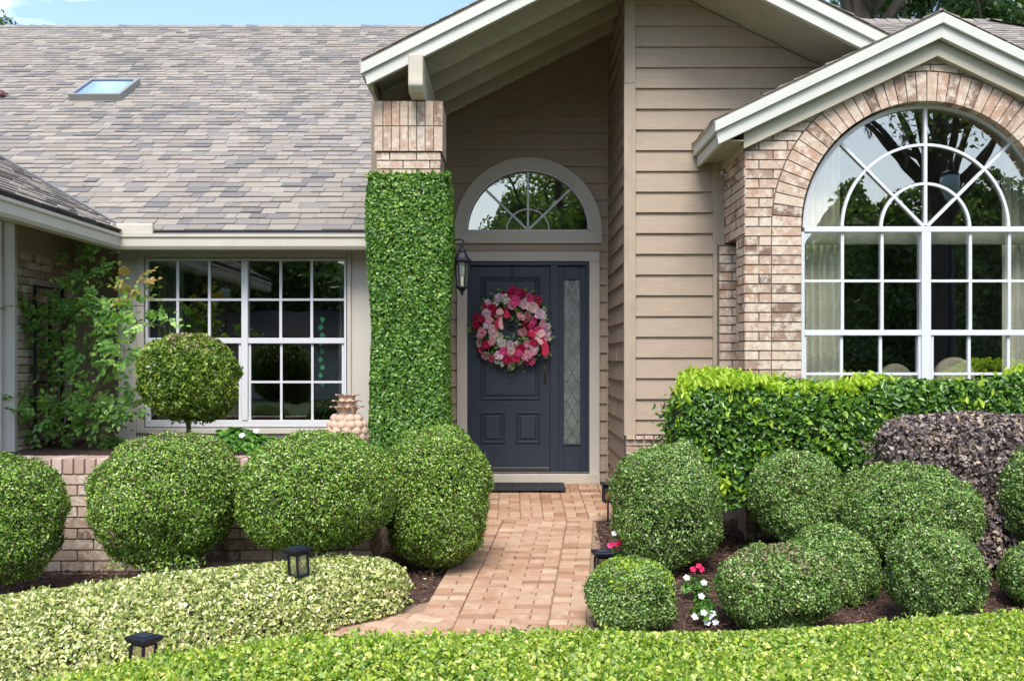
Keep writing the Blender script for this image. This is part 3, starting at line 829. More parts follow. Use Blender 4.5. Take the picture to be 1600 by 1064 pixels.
# return wall (faces left) with the notch
znt = wz(372, 7.43)
bricks(bay, (xb0 + .014, 0, 0), (0, 1, 0), Z1, (-1, 0, 0), DB + .004, DS - .02, znt, zgt - pb*(xg - xb0), seed=61, h_=.0711)
bricks(bay, (xb0 + .014, 0, 0), (0, 1, 0), Z1, (-1, 0, 0), DB + .004, 7.43, zsp - 24*.0711, znt - .003, seed=62, h_=.0711)
bay.box(xb0 + .016, xb0 + .1, DB + .11, DS, znt + .001, rel(1.9), 1)
bay.box(xb0 + .016, xb0 + .1, DB + .11, 7.425, zb0, znt, 1)
bay.box(xb0 + .11, xb0 + .16, 7.43, DS, zb0, znt + .2, 1)
bricks(bay, (0, DS - .10, 0), X0, Z1, (0, -1, 0), xb0 - .06, xb0 + .12, zsp - 24*.0711, znt - .01, seed=66, h_=.0711)
bay.box(xb0 - .06, xb0 + .12, DS - .098, DS - .04, zb0, znt - .01, 1)
bay.build('brick_bay', [M['brick'], M['mortar']], H)
# bay roof
XB, ZB = wx(1470, 7.05), rel((563-18)*7.05/F)
bayroof = gable_roof('bay_roof', XB, ZB, .478, 7.04, 11.2, wx(1115, 7.05) , 2*XB - wx(1115, 7.05), .131, 50, hpl=(), hpr=())
xel, xer = wx(1117, 7.02), 2*XB - wx(1117, 7.02)
b = MB(); rake(b, XB, ZB, .478, xel, xer, 7.005, 7.05, .022, .098); b.build('rake_board', M['fascia'], bayroof, bevel=.003)
b = MB(); rake(b, XB, ZB, .478, xel + .03, xer - .03, 7.035, 7.08, .099, .198, .015); b.build('rake_board', M['fascia'], bayroof, bevel=.003)
ez = ZB - .478*(XB - xel)
for sx, xx in ((1, xel), (-1, xer)):
    b = MB(); b.box(xx, xx + sx*.028, 7.051, DS - .02, ez - .098, ez - .022); b.build('eave_board', M['fascia'], bayroof, bevel=.003)
    b = MB(); b.box(xx + sx*.03, xx + sx*.058, 7.081, DS - .02, ez - .186, ez - .099); b.build('eave_board', M['fascia'], bayroof, bevel=.003)
# sloping frieze on the brick and level soffit beside it
b = MB()
o1, o2 = .20, ZB - zgt - .478*abs(xg - XB) + .0
f = lambda x, o: (x, ZB - .478*abs(x - XB) - o)
b.prism([f(xb0 - .02, .312), (XB, ZB - .312), (XB, ZB - .16), f(xb0 - .02, .16)], 7.10, 7.172)
b.prism([(XB, ZB - .312), f(xb1 + .02, .312), f(xb1 + .02, .16), (XB, ZB - .16)], 7.10, 7.172)
b.box(xb0 - .025, xb0 - .003, 7.173, DS, f(xb0, .312)[1] - .02, f(xb0, .10)[1])
b.build('frieze', M['soffit'], bayroof, bevel=.003)  # darker soffit colour on the frieze stands in for shade under the gable
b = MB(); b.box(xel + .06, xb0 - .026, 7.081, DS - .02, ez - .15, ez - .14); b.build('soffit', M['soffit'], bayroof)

# --- left window wall, nook, wing
b = MB()
wwx0, wwx1 = wx(187, DW), -1.06
wx0_, wx1_, wz0_, wz1_ = wx(226, DW), wx(543, DW), wz(668, DW), wz(403, DW)
zbt = FL - .2
b.box(wwx0, wx0_, DW, DW + .12, zbt, rel(1.3)); b.box(wx1_, wwx1, DW, DW + .12, zbt, rel(1.3))
b.box(wx0_, wx1_, DW, DW + .12, wz1_, rel(1.3)); b.box(wx0_, wx1_, DW, DW + .12, zbt, wz0_)
b.box(wwx0, wwx0 + .12, DW + .121, DN, zbt, rel(1.3))
b.build('window_wall', M['trim_grey'], H)
b = MB(); b.box(wx(187, DW-.02) - .012, wx(214, DW), DW - .022, DW - .001, zbt, rel(1.2)); b.box(wx(214.6, DW), wx(226, DW), DW - .026, DW - .001, wz(676, DW), wz(391, DW))
b.box(wx(543, DW), wx(549, DW), DW - .026, DW - .001, wz(676, DW), wz(391, DW))
b.box(wx(226.2, DW), wx(542.8, DW), DW - .025, DW - .001, wz(402, DW), wz(391, DW)); b.box(wx(226.2, DW), wx(542.8, DW), DW - .035, DW - .001, wz(677, DW), wz(669, DW))
b.build('window_trim', M['trim_grey'], H, bevel=.003)
b = MB(); siding(b, (0, DN, 0), X0, (0, -1, 0), -4.14, wwx0, FL - .25, rel(1.2), e=.169)
b.build('nook_wall', M['siding'], H)
b = MB(); b.box(-4.2, wwx0, DN + .003, DN + .1, 0, rel(1.2)); b.box(-4.2, XE - .11, 4.5, DG, rel(1.14), rel(1.15)); b.box(-4.2, wwx0, DG, DN, rel(1.14), rel(1.15)); b.box(wwx0+.001, -1.1, DG + .1, DW, rel(1.135), rel(1.15)); b.build('wall_core', M['soffit'], H)
XW = -4.10
b = MB(); zwt = rel((563-392)*7.95/F)
bricks(b, (XW - .014, 0, 0), (0, 1, 0), Z1, (1, 0, 0), 7.93, DN, zwt - 26*.0675, zwt - .0675, h_=.0675, L_=.205, seed=91)
u = 7.93
while u < DN - .03:
    slab(b, [(u+.004, zwt-.0675+.004), (u+.0635, zwt-.0675+.004), (u+.0635, zwt), (u+.004, zwt)], (XW-.014, 0, 0), (0,1,0), Z1, (1,0,0), lambda a, c: .016); u += .0675
b.box(XW - .1, XW - .013, 7.93, DN, 0, zwt - .003, 1)
b.build('wing_brick_wall', [M['brick_wing'], M['mortar']], H)
b = MB(); b.box(XW - .1, XW - .005, 7.93, DN, zwt, rel(1.17)); b.build('frieze', M['trim_tan'], H)
b = MB(); b.box(wx(11, 7.9), wx(24.5, 7.9), 7.885, 7.93, 0, rel(1.17)); b.box(wx(-60, 7.9), wx(10.6, 7.9), 7.895, 7.93, 0, rel(1.17)); b.box(wx(-4, 7.9), wx(5, 7.9), 7.88, 7.8949, 0, rel(1.17))
b.box(-7, wx(-60, 7.9), 7.9, 7.93, 0, rel(1.17))
b.build('corner_board', M['trim_grey'], H, bevel=.003)
# gutters (K profile) : front run and wing run
def gutter_profile(): return [(0, 0), (0, .012), (.0, .132), (-.012, .132), (-.012, .148), (.018, .148), (.018, .126), (.03, .1), (.03, .0)]
gb = MB(); zg = rel((563-390)*DG/F); zgt2 = rel((563-366)*DG/F)
hh = zgt2 - zg
prof = [(.045, 0), (.02, .006), (0, .045), (0, .10), (-.012, .112), (-.012, hh), (.006, hh), (.006, .118), (.09, .118), (.09, 0)]
prof2 = [(p, z * (hh/.125) if z < .12 and z != hh else z) for p, z in prof]
prof = [(.045, 0), (.015, .004), (0, .03), (0, hh*.72), (-.014, hh*.82), (-.014, hh), (.004, hh), (.004, hh*.9), (.085, hh*.9), (.085, 0)]
n = len(prof)
xg0, xg1 = XE, wx(565, DG) + .1
def mitre(mb):
    A = [(xg1, DG + p, zg + z) for p, z in prof]
    B = [(XE + p*(-1), DG + p, zg + z) for p, z in prof]
    C = [(XE - p, 3.9, zg + z) for p, z in prof]
    mb.add(A + B + C, [(i, (i+1) % n, (i+1) % n + n, i + n) for i in range(n)] + [(i+n, (i+1) % n + n, (i+1) % n + 2*n, i + 2*n) for i in range(n)] + [tuple(range(n)), tuple(range(3*n-1, 2*n-1, -1))])
mitre(gb)
go = gb.build('gutter', M['gutter'], H)
b = MB(); b.box(XE + .12, xg1, DG + .03, DG + .10, zgt2 - .01, zgt2 + .018); b.box(XE - .12, XE - .03, 3.9, DG - .1, zgt2 - .01, zgt2 + .022)
b.build('gutter_guard', M['drip'], go)
b = MB(); b.box(wx(179, DG), wx(238, DG), DG + .004, DG + .05, zgt2 - .004, zgt2 + .095)
b.box(wx(179, DG) - .010, wx(179, DG) + .012, DG - .07, DG + .05, zgt2 - .003, zgt2 + .093)
b.build('splash_guard', M['gutter'], go, bevel=.012)
# --- doors and windows
def tbar(mb, x0, y0, x1, y1, D, wpx, th):    # slanted bar of pixel width wpx in the plane at D
    a = Vector((wx(x0, D), 0, wz(y0, D))); c = Vector((wx(x1, D), 0, wz(y1, D))); d = (c - a).normalized(); nrm = Vector((-d.z, 0, d.x))*(wpx*D/F/2)
    mb.prism([(a+nrm).xz[:], (c+nrm).xz[:], (c-nrm).xz[:], (a-nrm).xz[:]], D, D + th)
# picture window (left)
pw = MB(); D = DW - .012
pw.pbox(227, 404, 541, 407.5, D, .06); pw.pbox(227, 656.5, 541, 667, D, .06); pw.pbox(227, 407.5, 230.5, 656.5, D, .06); pw.pbox(537.5, 407.5, 541, 656.5, D, .06)
pw.pbox(377, 407.5, 387, 656.5, D - .008, .07)
frame = pw.build('window_frame', M['white'], H, bevel=.003)
frame.name = 'picture_window'
m1 = MB()
for xx in (277.5, 327): m1.pbox(xx-2, 407.5, xx+2, 528, D + .020, .018)
for xx in (438.5, 487): m1.pbox(xx-2, 407.5, xx+2, 528, D + .020, .018)
m1.pbox(230.5, 466.5, 377, 470, D + .019, .02); m1.pbox(387, 466.5, 537.5, 470, D + .019, .02)
m1.build('muntins', M['white'], frame)
m1 = MB()
m1.pbox(230.5, 528, 377, 536.5, D + .004, .04); m1.pbox(387, 528, 537.5, 536.5, D + .004, .04)
m1.pbox(230.5, 536.5, 235, 656.5, D + .02, .03); m1.pbox(373, 536.5, 377, 656.5, D + .02, .03); m1.pbox(387, 536.5, 392, 656.5, D + .02, .03); m1.pbox(534, 536.5, 537.5, 656.5, D + .02, .03)
m1.build('sash_rail', M['white'], frame, bevel=.002)
m1 = MB()
for xx in (281, 329, 439.5, 488): m1.pbox(xx-1.8, 536.5, xx+1.8, 656.5, D + .028, .018)
m1.pbox(235, 595, 373, 598.5, D + .027, .02); m1.pbox(392, 595, 534, 598.5, D + .027, .02)
m1.build('muntins', M['white'], frame)
m1 = MB(); m1.pbox(229, 406, 378, 658, D + .034, .004); m1.build('pane', M['glass_dim'], frame)
m1 = MB(); m1.pbox(386, 406, 539, 658, D + .034, .004); m1.build('pane', M['glass_dim'], frame)
# room behind it
b = MB(); zr0, zr1 = FL + .05, rel(1.28)
b.box(wwx0 + .14, -1.2, 12.5, 12.6, zr0, zr1); b.box(wwx0 + .13, wwx0 + .14, DW + .13, 12.5, zr0, zr1); b.box(-1.19, -1.17, DW + .13, 12.5, zr0, zr1)
b.box(wwx0 + .13, -1.17, DW + .13, 12.5, zr1 + .01, zr1 + .03); b.box(wwx0 + .13, -1.17, DW + .13, 12.5, zr0 - .05, zr0 - .02)
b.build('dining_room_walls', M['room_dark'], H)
def curtain(x0, x1, D, z0, z1, label, mat='curtain', depth=.04, n=7):
    m = MB(); vs = []; fs = []; k = n*8
    for i in range(k + 1):
        x = x0 + (x1 - x0)*i/k; y = D + depth*math.sin(i/8*2*PI)*(.8 + .2*math.sin(i*.7)) + .01*math.sin(i*1.9)
        vs += [(x, y, z0), (x + .004*math.sin(i), y*.999 + .001*D, z1)]
    for i in range(k): fs.append((2*i, 2*i+2, 2*i+3, 2*i+1))
    m.add(vs, fs)
    o = m.build('curtain', M[mat], None, origin=((x0+x1)/2, D, z0), smooth=True)
    return tag(o, label, 'curtain')
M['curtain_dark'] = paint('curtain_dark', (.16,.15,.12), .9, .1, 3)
curtain(wx(228, DW) - .0, wx(272, DW), DW + .25, FL + .1, rel(1.2), 'dark drape inside the left end of the window behind the round topped tree', 'curtain_dark', n=5)
sc = thing('sun_catcher', 'hanging strand of small green glass leaves inside the right end of the left window', 'window ornament', (wx(502, DW+.1), DW + .1, wz(608, DW+.1)))
b = MB(); b.pbox(501.6, 480, 502.4, 606, DW + .1, .003); b.build('cord', M['black'], sc)
M['green_glass'] = paint('green_glass', (.05,.34,.15), .2, .3, 30, spec=.7)
for i in range(9):
    b = MB(); yy_ = 494 + i*12.5; q_ = (-1)**i*1.5
    b.prism([P(498+q_, yy_+5, DW+.09)[::2], P(502+q_, yy_+10, DW+.09)[::2], P(507+q_, yy_+5, DW+.09)[::2], P(502+q_, yy_, DW+.09)[::2]], DW + .085, DW + .092); b.build('glass_leaf', M['green_glass'], sc)
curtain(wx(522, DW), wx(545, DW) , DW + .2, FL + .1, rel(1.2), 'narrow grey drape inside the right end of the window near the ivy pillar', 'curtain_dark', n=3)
cb = thing('cabinet', 'reddish brown wooden cabinet dimly seen through the window over the round topped tree', 'cabinet', (wx(300, 10.3), 10.3, FL))
b = MB(); xa_, xb_ = wx(268, 10.3), wx(370, 10.3)
b.box(xa_, xb_, 10.3, 10.75, FL, wz(425, 10.3)); b.box(xa_ - .03, xb_ + .03, 10.27, 10.78, wz(425, 10.3), wz(419, 10.3))
b.build('cabinet_body', M['wood'], cb, bevel=.01)
for i in range(2):
    b = MB(); a = xa_ + .05 + i*(xb_-xa_)/2; b.box(a, a + (xb_-xa_)/2 - .09, 10.275, 10.298, FL + .15, wz(435, 10.3)); b.build('cabinet_door', M['wood'], cb, bevel=.008)
# half round window over the door
tw = MB(); DT = DD - .045
tw.arc(xt, zt0, Rt, Rt + .112, 0, PI, DT, DD + .02, 40)
tw.box(xt - Rt - .112, xt + Rt + .112, DT, DD + .02, ztb, zt0 - .001)
trans = tw.build('transom_window', M['trim_grey'], H)
tw = MB(); tw.arc(xt, zt0, Rt - .016, Rt - .001, 0, PI, DT + .012, DD + .05, 40); tw.box(xt - Rt, xt + Rt, DT + .012, DD + .05, zt0, zt0 + .014)
rs = (33*DD/F)
tw.arc(xt, zt0 + .014, rs - .006, rs + .006, 0, PI, DD + .008, DD + .03, 20)
for a in (PI/4, PI/2, 3*PI/4):
    c_, s_ = math.cos(a), math.sin(a); ra, rb_ = .01, Rt - .012; nx, nz = -s_*.010, c_*.010
    tw.prism([(xt + c_*ra + nx, zt0 + .014 + s_*ra + nz), (xt + c_*rb_ + nx, zt0 + .0 + s_*rb_ + nz), (xt + c_*rb_ - nx, zt0 + s_*rb_ - nz), (xt + c_*ra - nx, zt0 + .014 + s_*ra - nz)], DD + .007, DD + .029)
tw.build('window_frame', M['white'], trans)
tw = MB(); N_ = 32
tw.prism([(xt + (Rt-.01)*math.cos(PI*i/N_), zt0 + .005 + (Rt-.012)*math.sin(PI*i/N_)) for i in range(N_+1)], DD + .031, DD + .035)
tw.build('pane', M['glass_arch'], trans)
b = MB(); b.box(-.62, 1.3, 12.0, 12.05, FL, rel(3.0)); b.box(-.62, 1.3, DD+.15, 12, rel(3.0), rel(3.05)); b.box(-.66, -.62, DD+.1, 12, FL, rel(3)); b.box(1.3, 1.34, DD+.1, 12, FL, rel(3)); b.box(-.62, 1.3, DD+.15, 12, FL-.1, FL-.02)
b.build('foyer_walls', M['room'], H)
# door surround
b = MB(); DT = DD - .05
b.pbox(714, 393, 937, 408, DT, .05); b.pbox(714, 408.2, 730, 741, DT, .05); b.pbox(921, 408.2, 937, 741, DT, .05)
b.build('door_trim', M['trim_grey'], H, bevel=.003)
b = MB(); b.box(wx(712, 9.25), wx(938, 9.25), 9.24, DD + .05, FL + .006, FL + .100); b.build('door_step', M['concrete'], H, bevel=.008)
b = MB(); b.box(wx(731, 9.3), wx(921, 9.3), 9.29, DD + .05, FL + .1002, FL + .115); b.build('threshold', M['bronze'], H, bevel=.003)
# frame of the navy unit
b = MB(); DJ = DD - .03
b.pbox(730.5, 408.5, 920.5, 414.5, DJ, .10); b.pbox(730.5, 414.6, 734.5, 739, DJ, .10); b.pbox(916, 414.6, 920.5, 739, DJ, .10); b.pbox(860, 414.6, 872, 739, DJ, .10)
dfr = b.build('door_frame', M['navy'], H, bevel=.003)
# the slab with moulded panels
def panel_ring(mb, x0, y0, x1, y1, D, wpx, raise_, raised_field=True):
    t = wpx
    mb.pbox(x0, y0, x1, y0 + t, D - raise_, raise_); mb.pbox(x0, y1 - t, x1, y1, D - raise_, raise_)
    mb.pbox(x0, y0 + t, x0 + t, y1 - t, D - raise_, raise_); mb.pbox(x1 - t, y0 + t, x1, y1 - t, D - raise_, raise_)
    if raised_field: mb.pbox(x0 + t + 4, y0 + t + 4, x1 - t - 4, y1 - t - 4, D - raise_*.8, raise_*.8)
DSl = DD + .012
b = MB(); b.pbox(734, 411, 860.5, 735.5, DSl, .045)
door = b.build('front_door', M['navy'], H)
for (x0, y0, x1, y1) in ((751, 432, 844, 625), (751, 643, 789, 693), (806, 643, 844, 693)):
    b = MB()
    # bevelled moulding: outer lip, groove, raised field
    def fr(xa, ya, xb, yb, D_): return [(wx(xa, D_), D_, wz(ya, D_)), (wx(xb, D_), D_, wz(ya, D_)), (wx(xb, D_), D_, wz(yb, D_)), (wx(xa, D_), D_, wz(yb, D_))]
    e = DSl
    lv = [(0, -.001), (1.2, -.013), (2.6, -.013), (4.6, -.0012), (6.2, -.0012), (8.2, -.0125)]
    rings = [fr(x0 + o_, y0 + o_, x1 - o_, y1 - o_, e + d_) for o_, d_ in lv]
    vs = [p for r_ in rings for p in r_]; fs = []
    for i in range(len(rings)-1):
        for q in range(4):
            q2 = (q+1) % 4; fs.append((4*i+q, 4*i+4+q, 4*i+4+q2, 4*i+q2))
    fs.append(tuple(reversed(range(len(vs)-4, len(vs)))))
    b.add(vs, [tuple(reversed(f)) for f in fs]); b.build('door_panel', M['navy'], door)
b = MB(); b.box(wx(735, DSl), wx(859, DSl), DSl - .012, DSl - .001, wz(735.5, DSl), wz(730, DSl)); b.build('door_sweep', M['bronze'], door, bevel=.003)
# handle
hx = wx(851.5, DSl); b = MB()
zt_, zb_ = wz(558, DSl), wz(598, DSl)
b.box(hx - .028, hx + .028, DSl - .012, DSl - .001, zb_, zt_)
b.lathe([(.022, 0), (.024, .01), (.012, .012)], (hx, DSl - .03, zt_ - .035), 12)
b.tube([(hx, DSl - .012, zt_ - .03), (hx, DSl - .05, zt_ - .045), (hx, DSl - .058, (zt_+zb_)/2), (hx, DSl - .05, zb_ + .045), (hx, DSl - .012, zb_ + .03)], .009, 8)
b.tube([(hx, DSl - .01, zt_ - .02), (hx, DSl - .03, zt_ - .02)], .017, 12)
b.build('handle', M['bronze'], door, bevel=.003)
kn = MB(); kx, kz = wx(799, DSl), wz(505, DSl)      # knocker seen through the wreath
kn.lathe([(.004, -.05), (.02, -.03), (.012, 0), (.026, .02), (.02, .05), (.004, .06)], (kx, DSl - .02, kz), 12); kn.tube([(kx - .03, DSl - .02, kz), (kx - .035, DSl - .03, kz - .04), (kx, DSl - .035, kz - .07), (kx + .035, DSl - .03, kz - .04), (kx + .03, DSl - .02, kz)], .007, 8)
kn.build('knocker', M['black'], door)
# sidelight
b = MB(); D = DSl
b.pbox(871.5, 411, 880.5, 735.5, D, .045); b.pbox(907, 411, 917, 735.5, D, .045); b.pbox(880.6, 411, 906.9, 436, D, .045); b.pbox(880.6, 693, 906.9, 735.5, D, .045)
sdl = b.build('sidelight', M['navy'], H, bevel=.002)
b = MB()
for o_ in (0,): 
    b.pbox(878, 433.5, 909.5, 436.5, D - .012, .013); b.pbox(878, 692.5, 909.5, 695.5, D - .012, .013); b.pbox(878, 436.6, 881, 692.4, D - .012, .013); b.pbox(906.5, 436.6, 909.5, 692.4, D - .012, .013)
b.build('moulding', M['navy'], sdl, bevel=.002)
b = MB(); b.pbox(880.5, 436, 907, 693, D + .02, .005); 
M['obscure'] = paint('obscure', (.17,.20,.18), .12, .35, 7, bstr=.9, bsc=45, spec=.8)
b.build('pane', M['obscure'], sdl)
b = MB(); D2 = D + .012
def lead(x0, y0, x1, y1, wd=1.0): tbar(b, x0, y0, x1, y1, D2, wd, .008)
lead(885.3, 437, 885.3, 692, 1.1); lead(902.2, 437, 902.2, 692, 1.1)
npan = 8; y0 = 441; step = (688 - 441)/npan
for i in range(npan):
    ya, yb = y0 + i*step, y0 + (i+1)*step
    lead(885.5, ya, 902, yb, 1.3); lead(902, ya, 885.5, yb, 1.3)
    if i: lead(881, ya, 885.3, ya); lead(902.2, ya, 906.5, ya)
for (cx_, cy_) in ((885.5, 441), (902, 441), (885.5, 688), (902, 688)):
    b.arc(wx(cx_, D2), wz(cy_, D2), .012, .019, 0, 2*PI, D2 - .002, D2 + .008, 14)
lead(885, 441, 902, 441)
b.build('lead_caming', M['lead'], sdl)

# --- arched window of the bay
DA = 7.245
ax_ = MB(); xcA = wx(1448, DA); zA = wz(356, DA); RA = 191*DA/F + .004
def wpx_(p): return p*DA/F
ax_.arc(xcA, zA, RA - wpx_(4.6), RA + .01, 0, PI, DA, DA + .05, 56)
ax_.pbox(1257, 354, 1639, 362.5, DA - .004, .056)
ax_.pbox(1252, 362.6, 1257.4, 640, DA, .05); ax_.pbox(1638.6, 362.6, 1644, 640, DA, .05)
ax_.pbox(1440.5, 362.6, 1455, 640, DA - .006, .06); ax_.pbox(1252, 640, 1644, 650, DA - .006, .06)
aw = ax_.build('arched_window', M['white'], H, bevel=.003)
b = MB()
for rr_ in (69.5, 130.5): b.arc(xcA, zA, wpx_(rr_-2.1), wpx_(rr_+2.1), .0, PI, DA + .018, DA + .038, 40)
for a in (PI/4, PI/2, 3*PI/4):
    c_, s_ = math.cos(a), math.sin(a); r0, r1 = .0, RA - wpx_(4); hw_ = wpx_(2.4 if a == PI/2 else 2.1); nx, nz = -s_*hw_, c_*hw_
    b.prism([(xcA + c_*r0 + nx, zA + s_*r0 + nz), (xcA + c_*r1 + nx, zA + s_*r1 + nz), (xcA + c_*r1 - nx, zA + s_*r1 - nz), (xcA + c_*r0 - nx, zA + s_*r0 - nz)], DA + .016, DA + .036)
b.build('fan_muntins', M['white'], aw)
b = MB()
for xx in (1316.5, 1378.5, 1516.5, 1577.5): b.pbox(xx-2.3, 362.5, xx+2.3, 516, DA + .018, .02)
b.pbox(1257.4, 437, 1440.5, 441, DA + .017, .022); b.pbox(1455, 437, 1638.6, 441, DA + .017, .022)
b.build('muntins', M['white'], aw)
b = MB()
b.pbox(1257.4, 515.5, 1440.5, 524, DA + .002, .045); b.pbox(1455, 515.5, 1638.6, 524, DA + .002, .045)
for a, c_ in ((1257.4, 1260), (1435, 1440.5), (1455, 1459), (1635, 1638.6)): b.pbox(a, 524.1, c_, 640, DA + .012, .04)
b.build('sash_rail', M['white'], aw, bevel=.002)
b = MB()
for xx in (1315, 1376, 1514.5, 1576): b.pbox(xx-2.2, 524, xx+2.2, 640, DA + .026, .02)
b.pbox(1260, 582, 1435, 586, DA + .025, .02); b.pbox(1459, 582, 1635, 586, DA + .025, .02)
b.build('muntins', M['white'], aw)
N_ = 48
b = MB(); b.prism([(xcA + (RA-.005)*math.cos(PI*i/N_), zA + .002 + (RA-.007)*math.sin(PI*i/N_)) for i in range(N_+1)], DA + .037, DA + .041); b.build('pane', M['glass_arch'], aw)
b = MB(); b.pbox(1255, 358, 1442, 642, DA + .040, .004); b.build('pane', M['glass'], aw)
b = MB(); b.pbox(1453, 358, 1641, 642, DA + .040, .004); b.build('pane', M['glass'], aw)
b = MB(); b.box(xb0 + .05, xb1 - .05, DB + .02, DB + .14, gz(DB) + .1, wz(650, DA) - .002); b.build('sill_wall', M['mortar'], H)
# front room
b = MB(); zr1 = rel(1.62)
b.box(xb0 + .2, xb1 - .2, 11.4, 11.5, 0, zr1 - .001); b.box(xb0 + .17, xb0 + .2, DB + .12, 11.4, 0, zr1); b.box(xb1 - .2, xb1 - .17, DB + .12, 11.4, 0, zr1)
b.prism([(xb0 + .17, zr1), (XB, zr1 + .478*(XB - xb0 - .17)), (xb1 - .17, zr1), (xb1 - .17, zr1 + .02), (XB, zr1 + .02 + .478*(XB - xb0 - .17)), (xb0 + .17, zr1 + .02)], DB + .13, 11.5); b.box(xb0+.4, xb1-.4, 11.38, 11.42, zr1, rel(2.0)); b.box(xb0 + .17, xb1 - .17, DB + .12, 11.5, gz(8)-.1, gz(8))
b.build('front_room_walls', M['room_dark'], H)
curtain(wx(1250, 7.5), wx(1311, 7.5), 7.50, gz(8) + .05, rel(1.95), 'cream pleated curtain inside the left side of the arched bay window', n=6)
curtain(wx(1566, 7.5), wx(1650, 7.5), 7.50, gz(8) + .05, rel(1.95), 'cream pleated curtain inside the right side of the arched bay window', n=6)
b = MB(); b.box(wx(1262, 7.38), wx(1640, 7.38), 7.37, 7.41, wz(382, 7.38), wz(362, 7.38))
tag(b.build('roller_shade', M['shade'], None, origin=(xcA, 7.38, wz(382, 7.38)), bevel=.006), 'rolled up pale fabric shade across the top of the lower bay window', 'window shade')
def easychair(px, py, D, wpx, label):
    c = thing('chair', label, 'chair', (wx(px, D), D, gz(8)))
    w_ = wpx*D/F/2; zt = wz(py, D); x = wx(px, D); z0 = gz(8)
    b = MB(); pts = [(x + w_*math.cos(a)*(1 if abs(math.cos(a)) < .9 else 1), zt - .16 + .16*math.sin(a)) for a in [PI*i/16 for i in range(17)]] + [(x - w_, z0 + .3), (x + w_, z0 + .3)]
    b.prism(pts, D, D + .1); b.build('backrest', M['chair'], c, bevel=.03, seg=3)
    b = MB(); b.box(x - w_, x + w_, D + .1, D + .55, z0 + .28, z0 + .46); b.build('seat', M['chair'], c, bevel=.03, seg=3)
    for sx in (-1, 1):
        for yy_ in (.03, .5):
            b = MB(); b.box(x + sx*w_*.85 - .02, x + sx*w_*.85 + .02, D + yy_, D + yy_ + .04, z0, z0 + .28); b.build('leg', M['wood'], c)
    return c
easychair(1495, 558, 7.7, 62, 'rounded beige chair back right of the centre post in the bay window')
easychair(1402, 568, 7.9, 54, 'lower rounded beige chair back left of the centre post in the bay window')
# ------------------------------------------------------------------ foliage engine
def snoise(seed, k=7, f0=2.0, f1=7.0):
    r = np.random.default_rng(seed); fr = r.normal(0, 1, (k, 3)); fr /= np.linalg.norm(fr, axis=1)[:, None]
    fr *= r.uniform(f0, f1, k)[:, None]; ph = r.uniform(0, 2*PI, k); am = 1/np.linalg.norm(fr, axis=1); am /= np.sqrt((am**2).sum()/2)
    return lambda p: (np.sin(p @ fr.T + ph) * am).sum(-1)
def grid_faces(n, m, base=0):
    i, j = np.meshgrid(np.arange(n-1), np.arange(m-1), indexing='ij'); k = (i*m + j).ravel() + base
    return np.stack([k, k+1, k+m+1, k+m], 1)
def sample_grid(Gd, Cn, n, r, cam_bias=.35):
    """random points and outward normals over a grid surface"""
    a, b, c, d = Gd[:-1, :-1], Gd[:-1, 1:], Gd[1:, 1:], Gd[1:, :-1]
    nr = np.cross(c - a, d - b); ar = np.linalg.norm(nr, axis=-1) + 1e-12
    nr = nr/ar[..., None]; mid = (a+b+c+d)/4; cm = Cn[:-1, :-1]
    sg = np.sign((nr*(mid - cm)).sum(-1)); nr = nr*sg[..., None]
    tc_ = np.array([0, 0, CH]) - mid; tc_ /= np.linalg.norm(tc_, axis=-1)[..., None]
    wgt = ar*np.where((nr*tc_).sum(-1) > -.15, 1, cam_bias); wgt = wgt.ravel()/wgt.sum()
    idx = r.choice(len(wgt), n, p=wgt); m = Gd.shape[1]-1; i, j = idx//m, idx % m
    u, v = r.random(n)[:, None], r.random(n)[:, None]
    p = a[i, j]*(1-u)*(1-v) + b[i, j]*(1-u)*v + c[i, j]*u*v + d[i, j]*u*(1-v)
    return p, nr[i, j]
def leafgeo(Pt, Nr, Ln, Wd, r, jit=.6, out=.5, shape=4, up=0.0, fold=.25, var=.3, droop=0.0):
    n = len(Pt)
    nn = Nr + r.normal(0, jit, (n, 3)); nn[:, 2] += up; nn /= np.linalg.norm(nn, axis=1)[:, None]
    t = np.cross(nn, r.normal(0, 1, (n, 3))); t /= np.linalg.norm(t, axis=1)[:, None]
    t = t + Nr*out; t[:, 2] -= droop; t /= np.linalg.norm(t, axis=1)[:, None]
    s = np.cross(nn, t); s /= np.linalg.norm(s, axis=1)[:, None]; nn = np.cross(t, s)
    sc = np.clip(r.normal(1, var, n), .4, 1.8)[:, None]; l = Ln*sc; w_ = Wd*sc*r.uniform(.8, 1.2, n)[:, None]
    b = Pt - t*l*.5
    if shape == 4:
        V_ = np.stack([b, b + t*l*.5 - s*w_/2 + nn*w_*fold, b + t*l, b + t*l*.5 + s*w_/2 + nn*w_*fold], 1).reshape(-1, 3)
        k = np.arange(n)[:, None]*4
        return V_, np.concatenate([k + np.array([0, 1, 2, 3])], 0)
    V_ = np.stack([b, b + t*l*.35 - s*w_*.5 + nn*w_*fold, b + t*l*.72 - s*w_*.38 + nn*w_*fold*.8, b + t*l - nn*l*.10,
                   b + t*l*.72 + s*w_*.38 + nn*w_*fold*.8, b + t*l*.35 + s*w_*.5 + nn*w_*fold], 1).reshape(-1, 3)
    k = np.arange(n)[:, None]*6
    return V_, np.stack([k + np.array([0, 1, 2, 3]), k + np.array([0, 3, 4, 5])], 1).reshape(-1, 4)
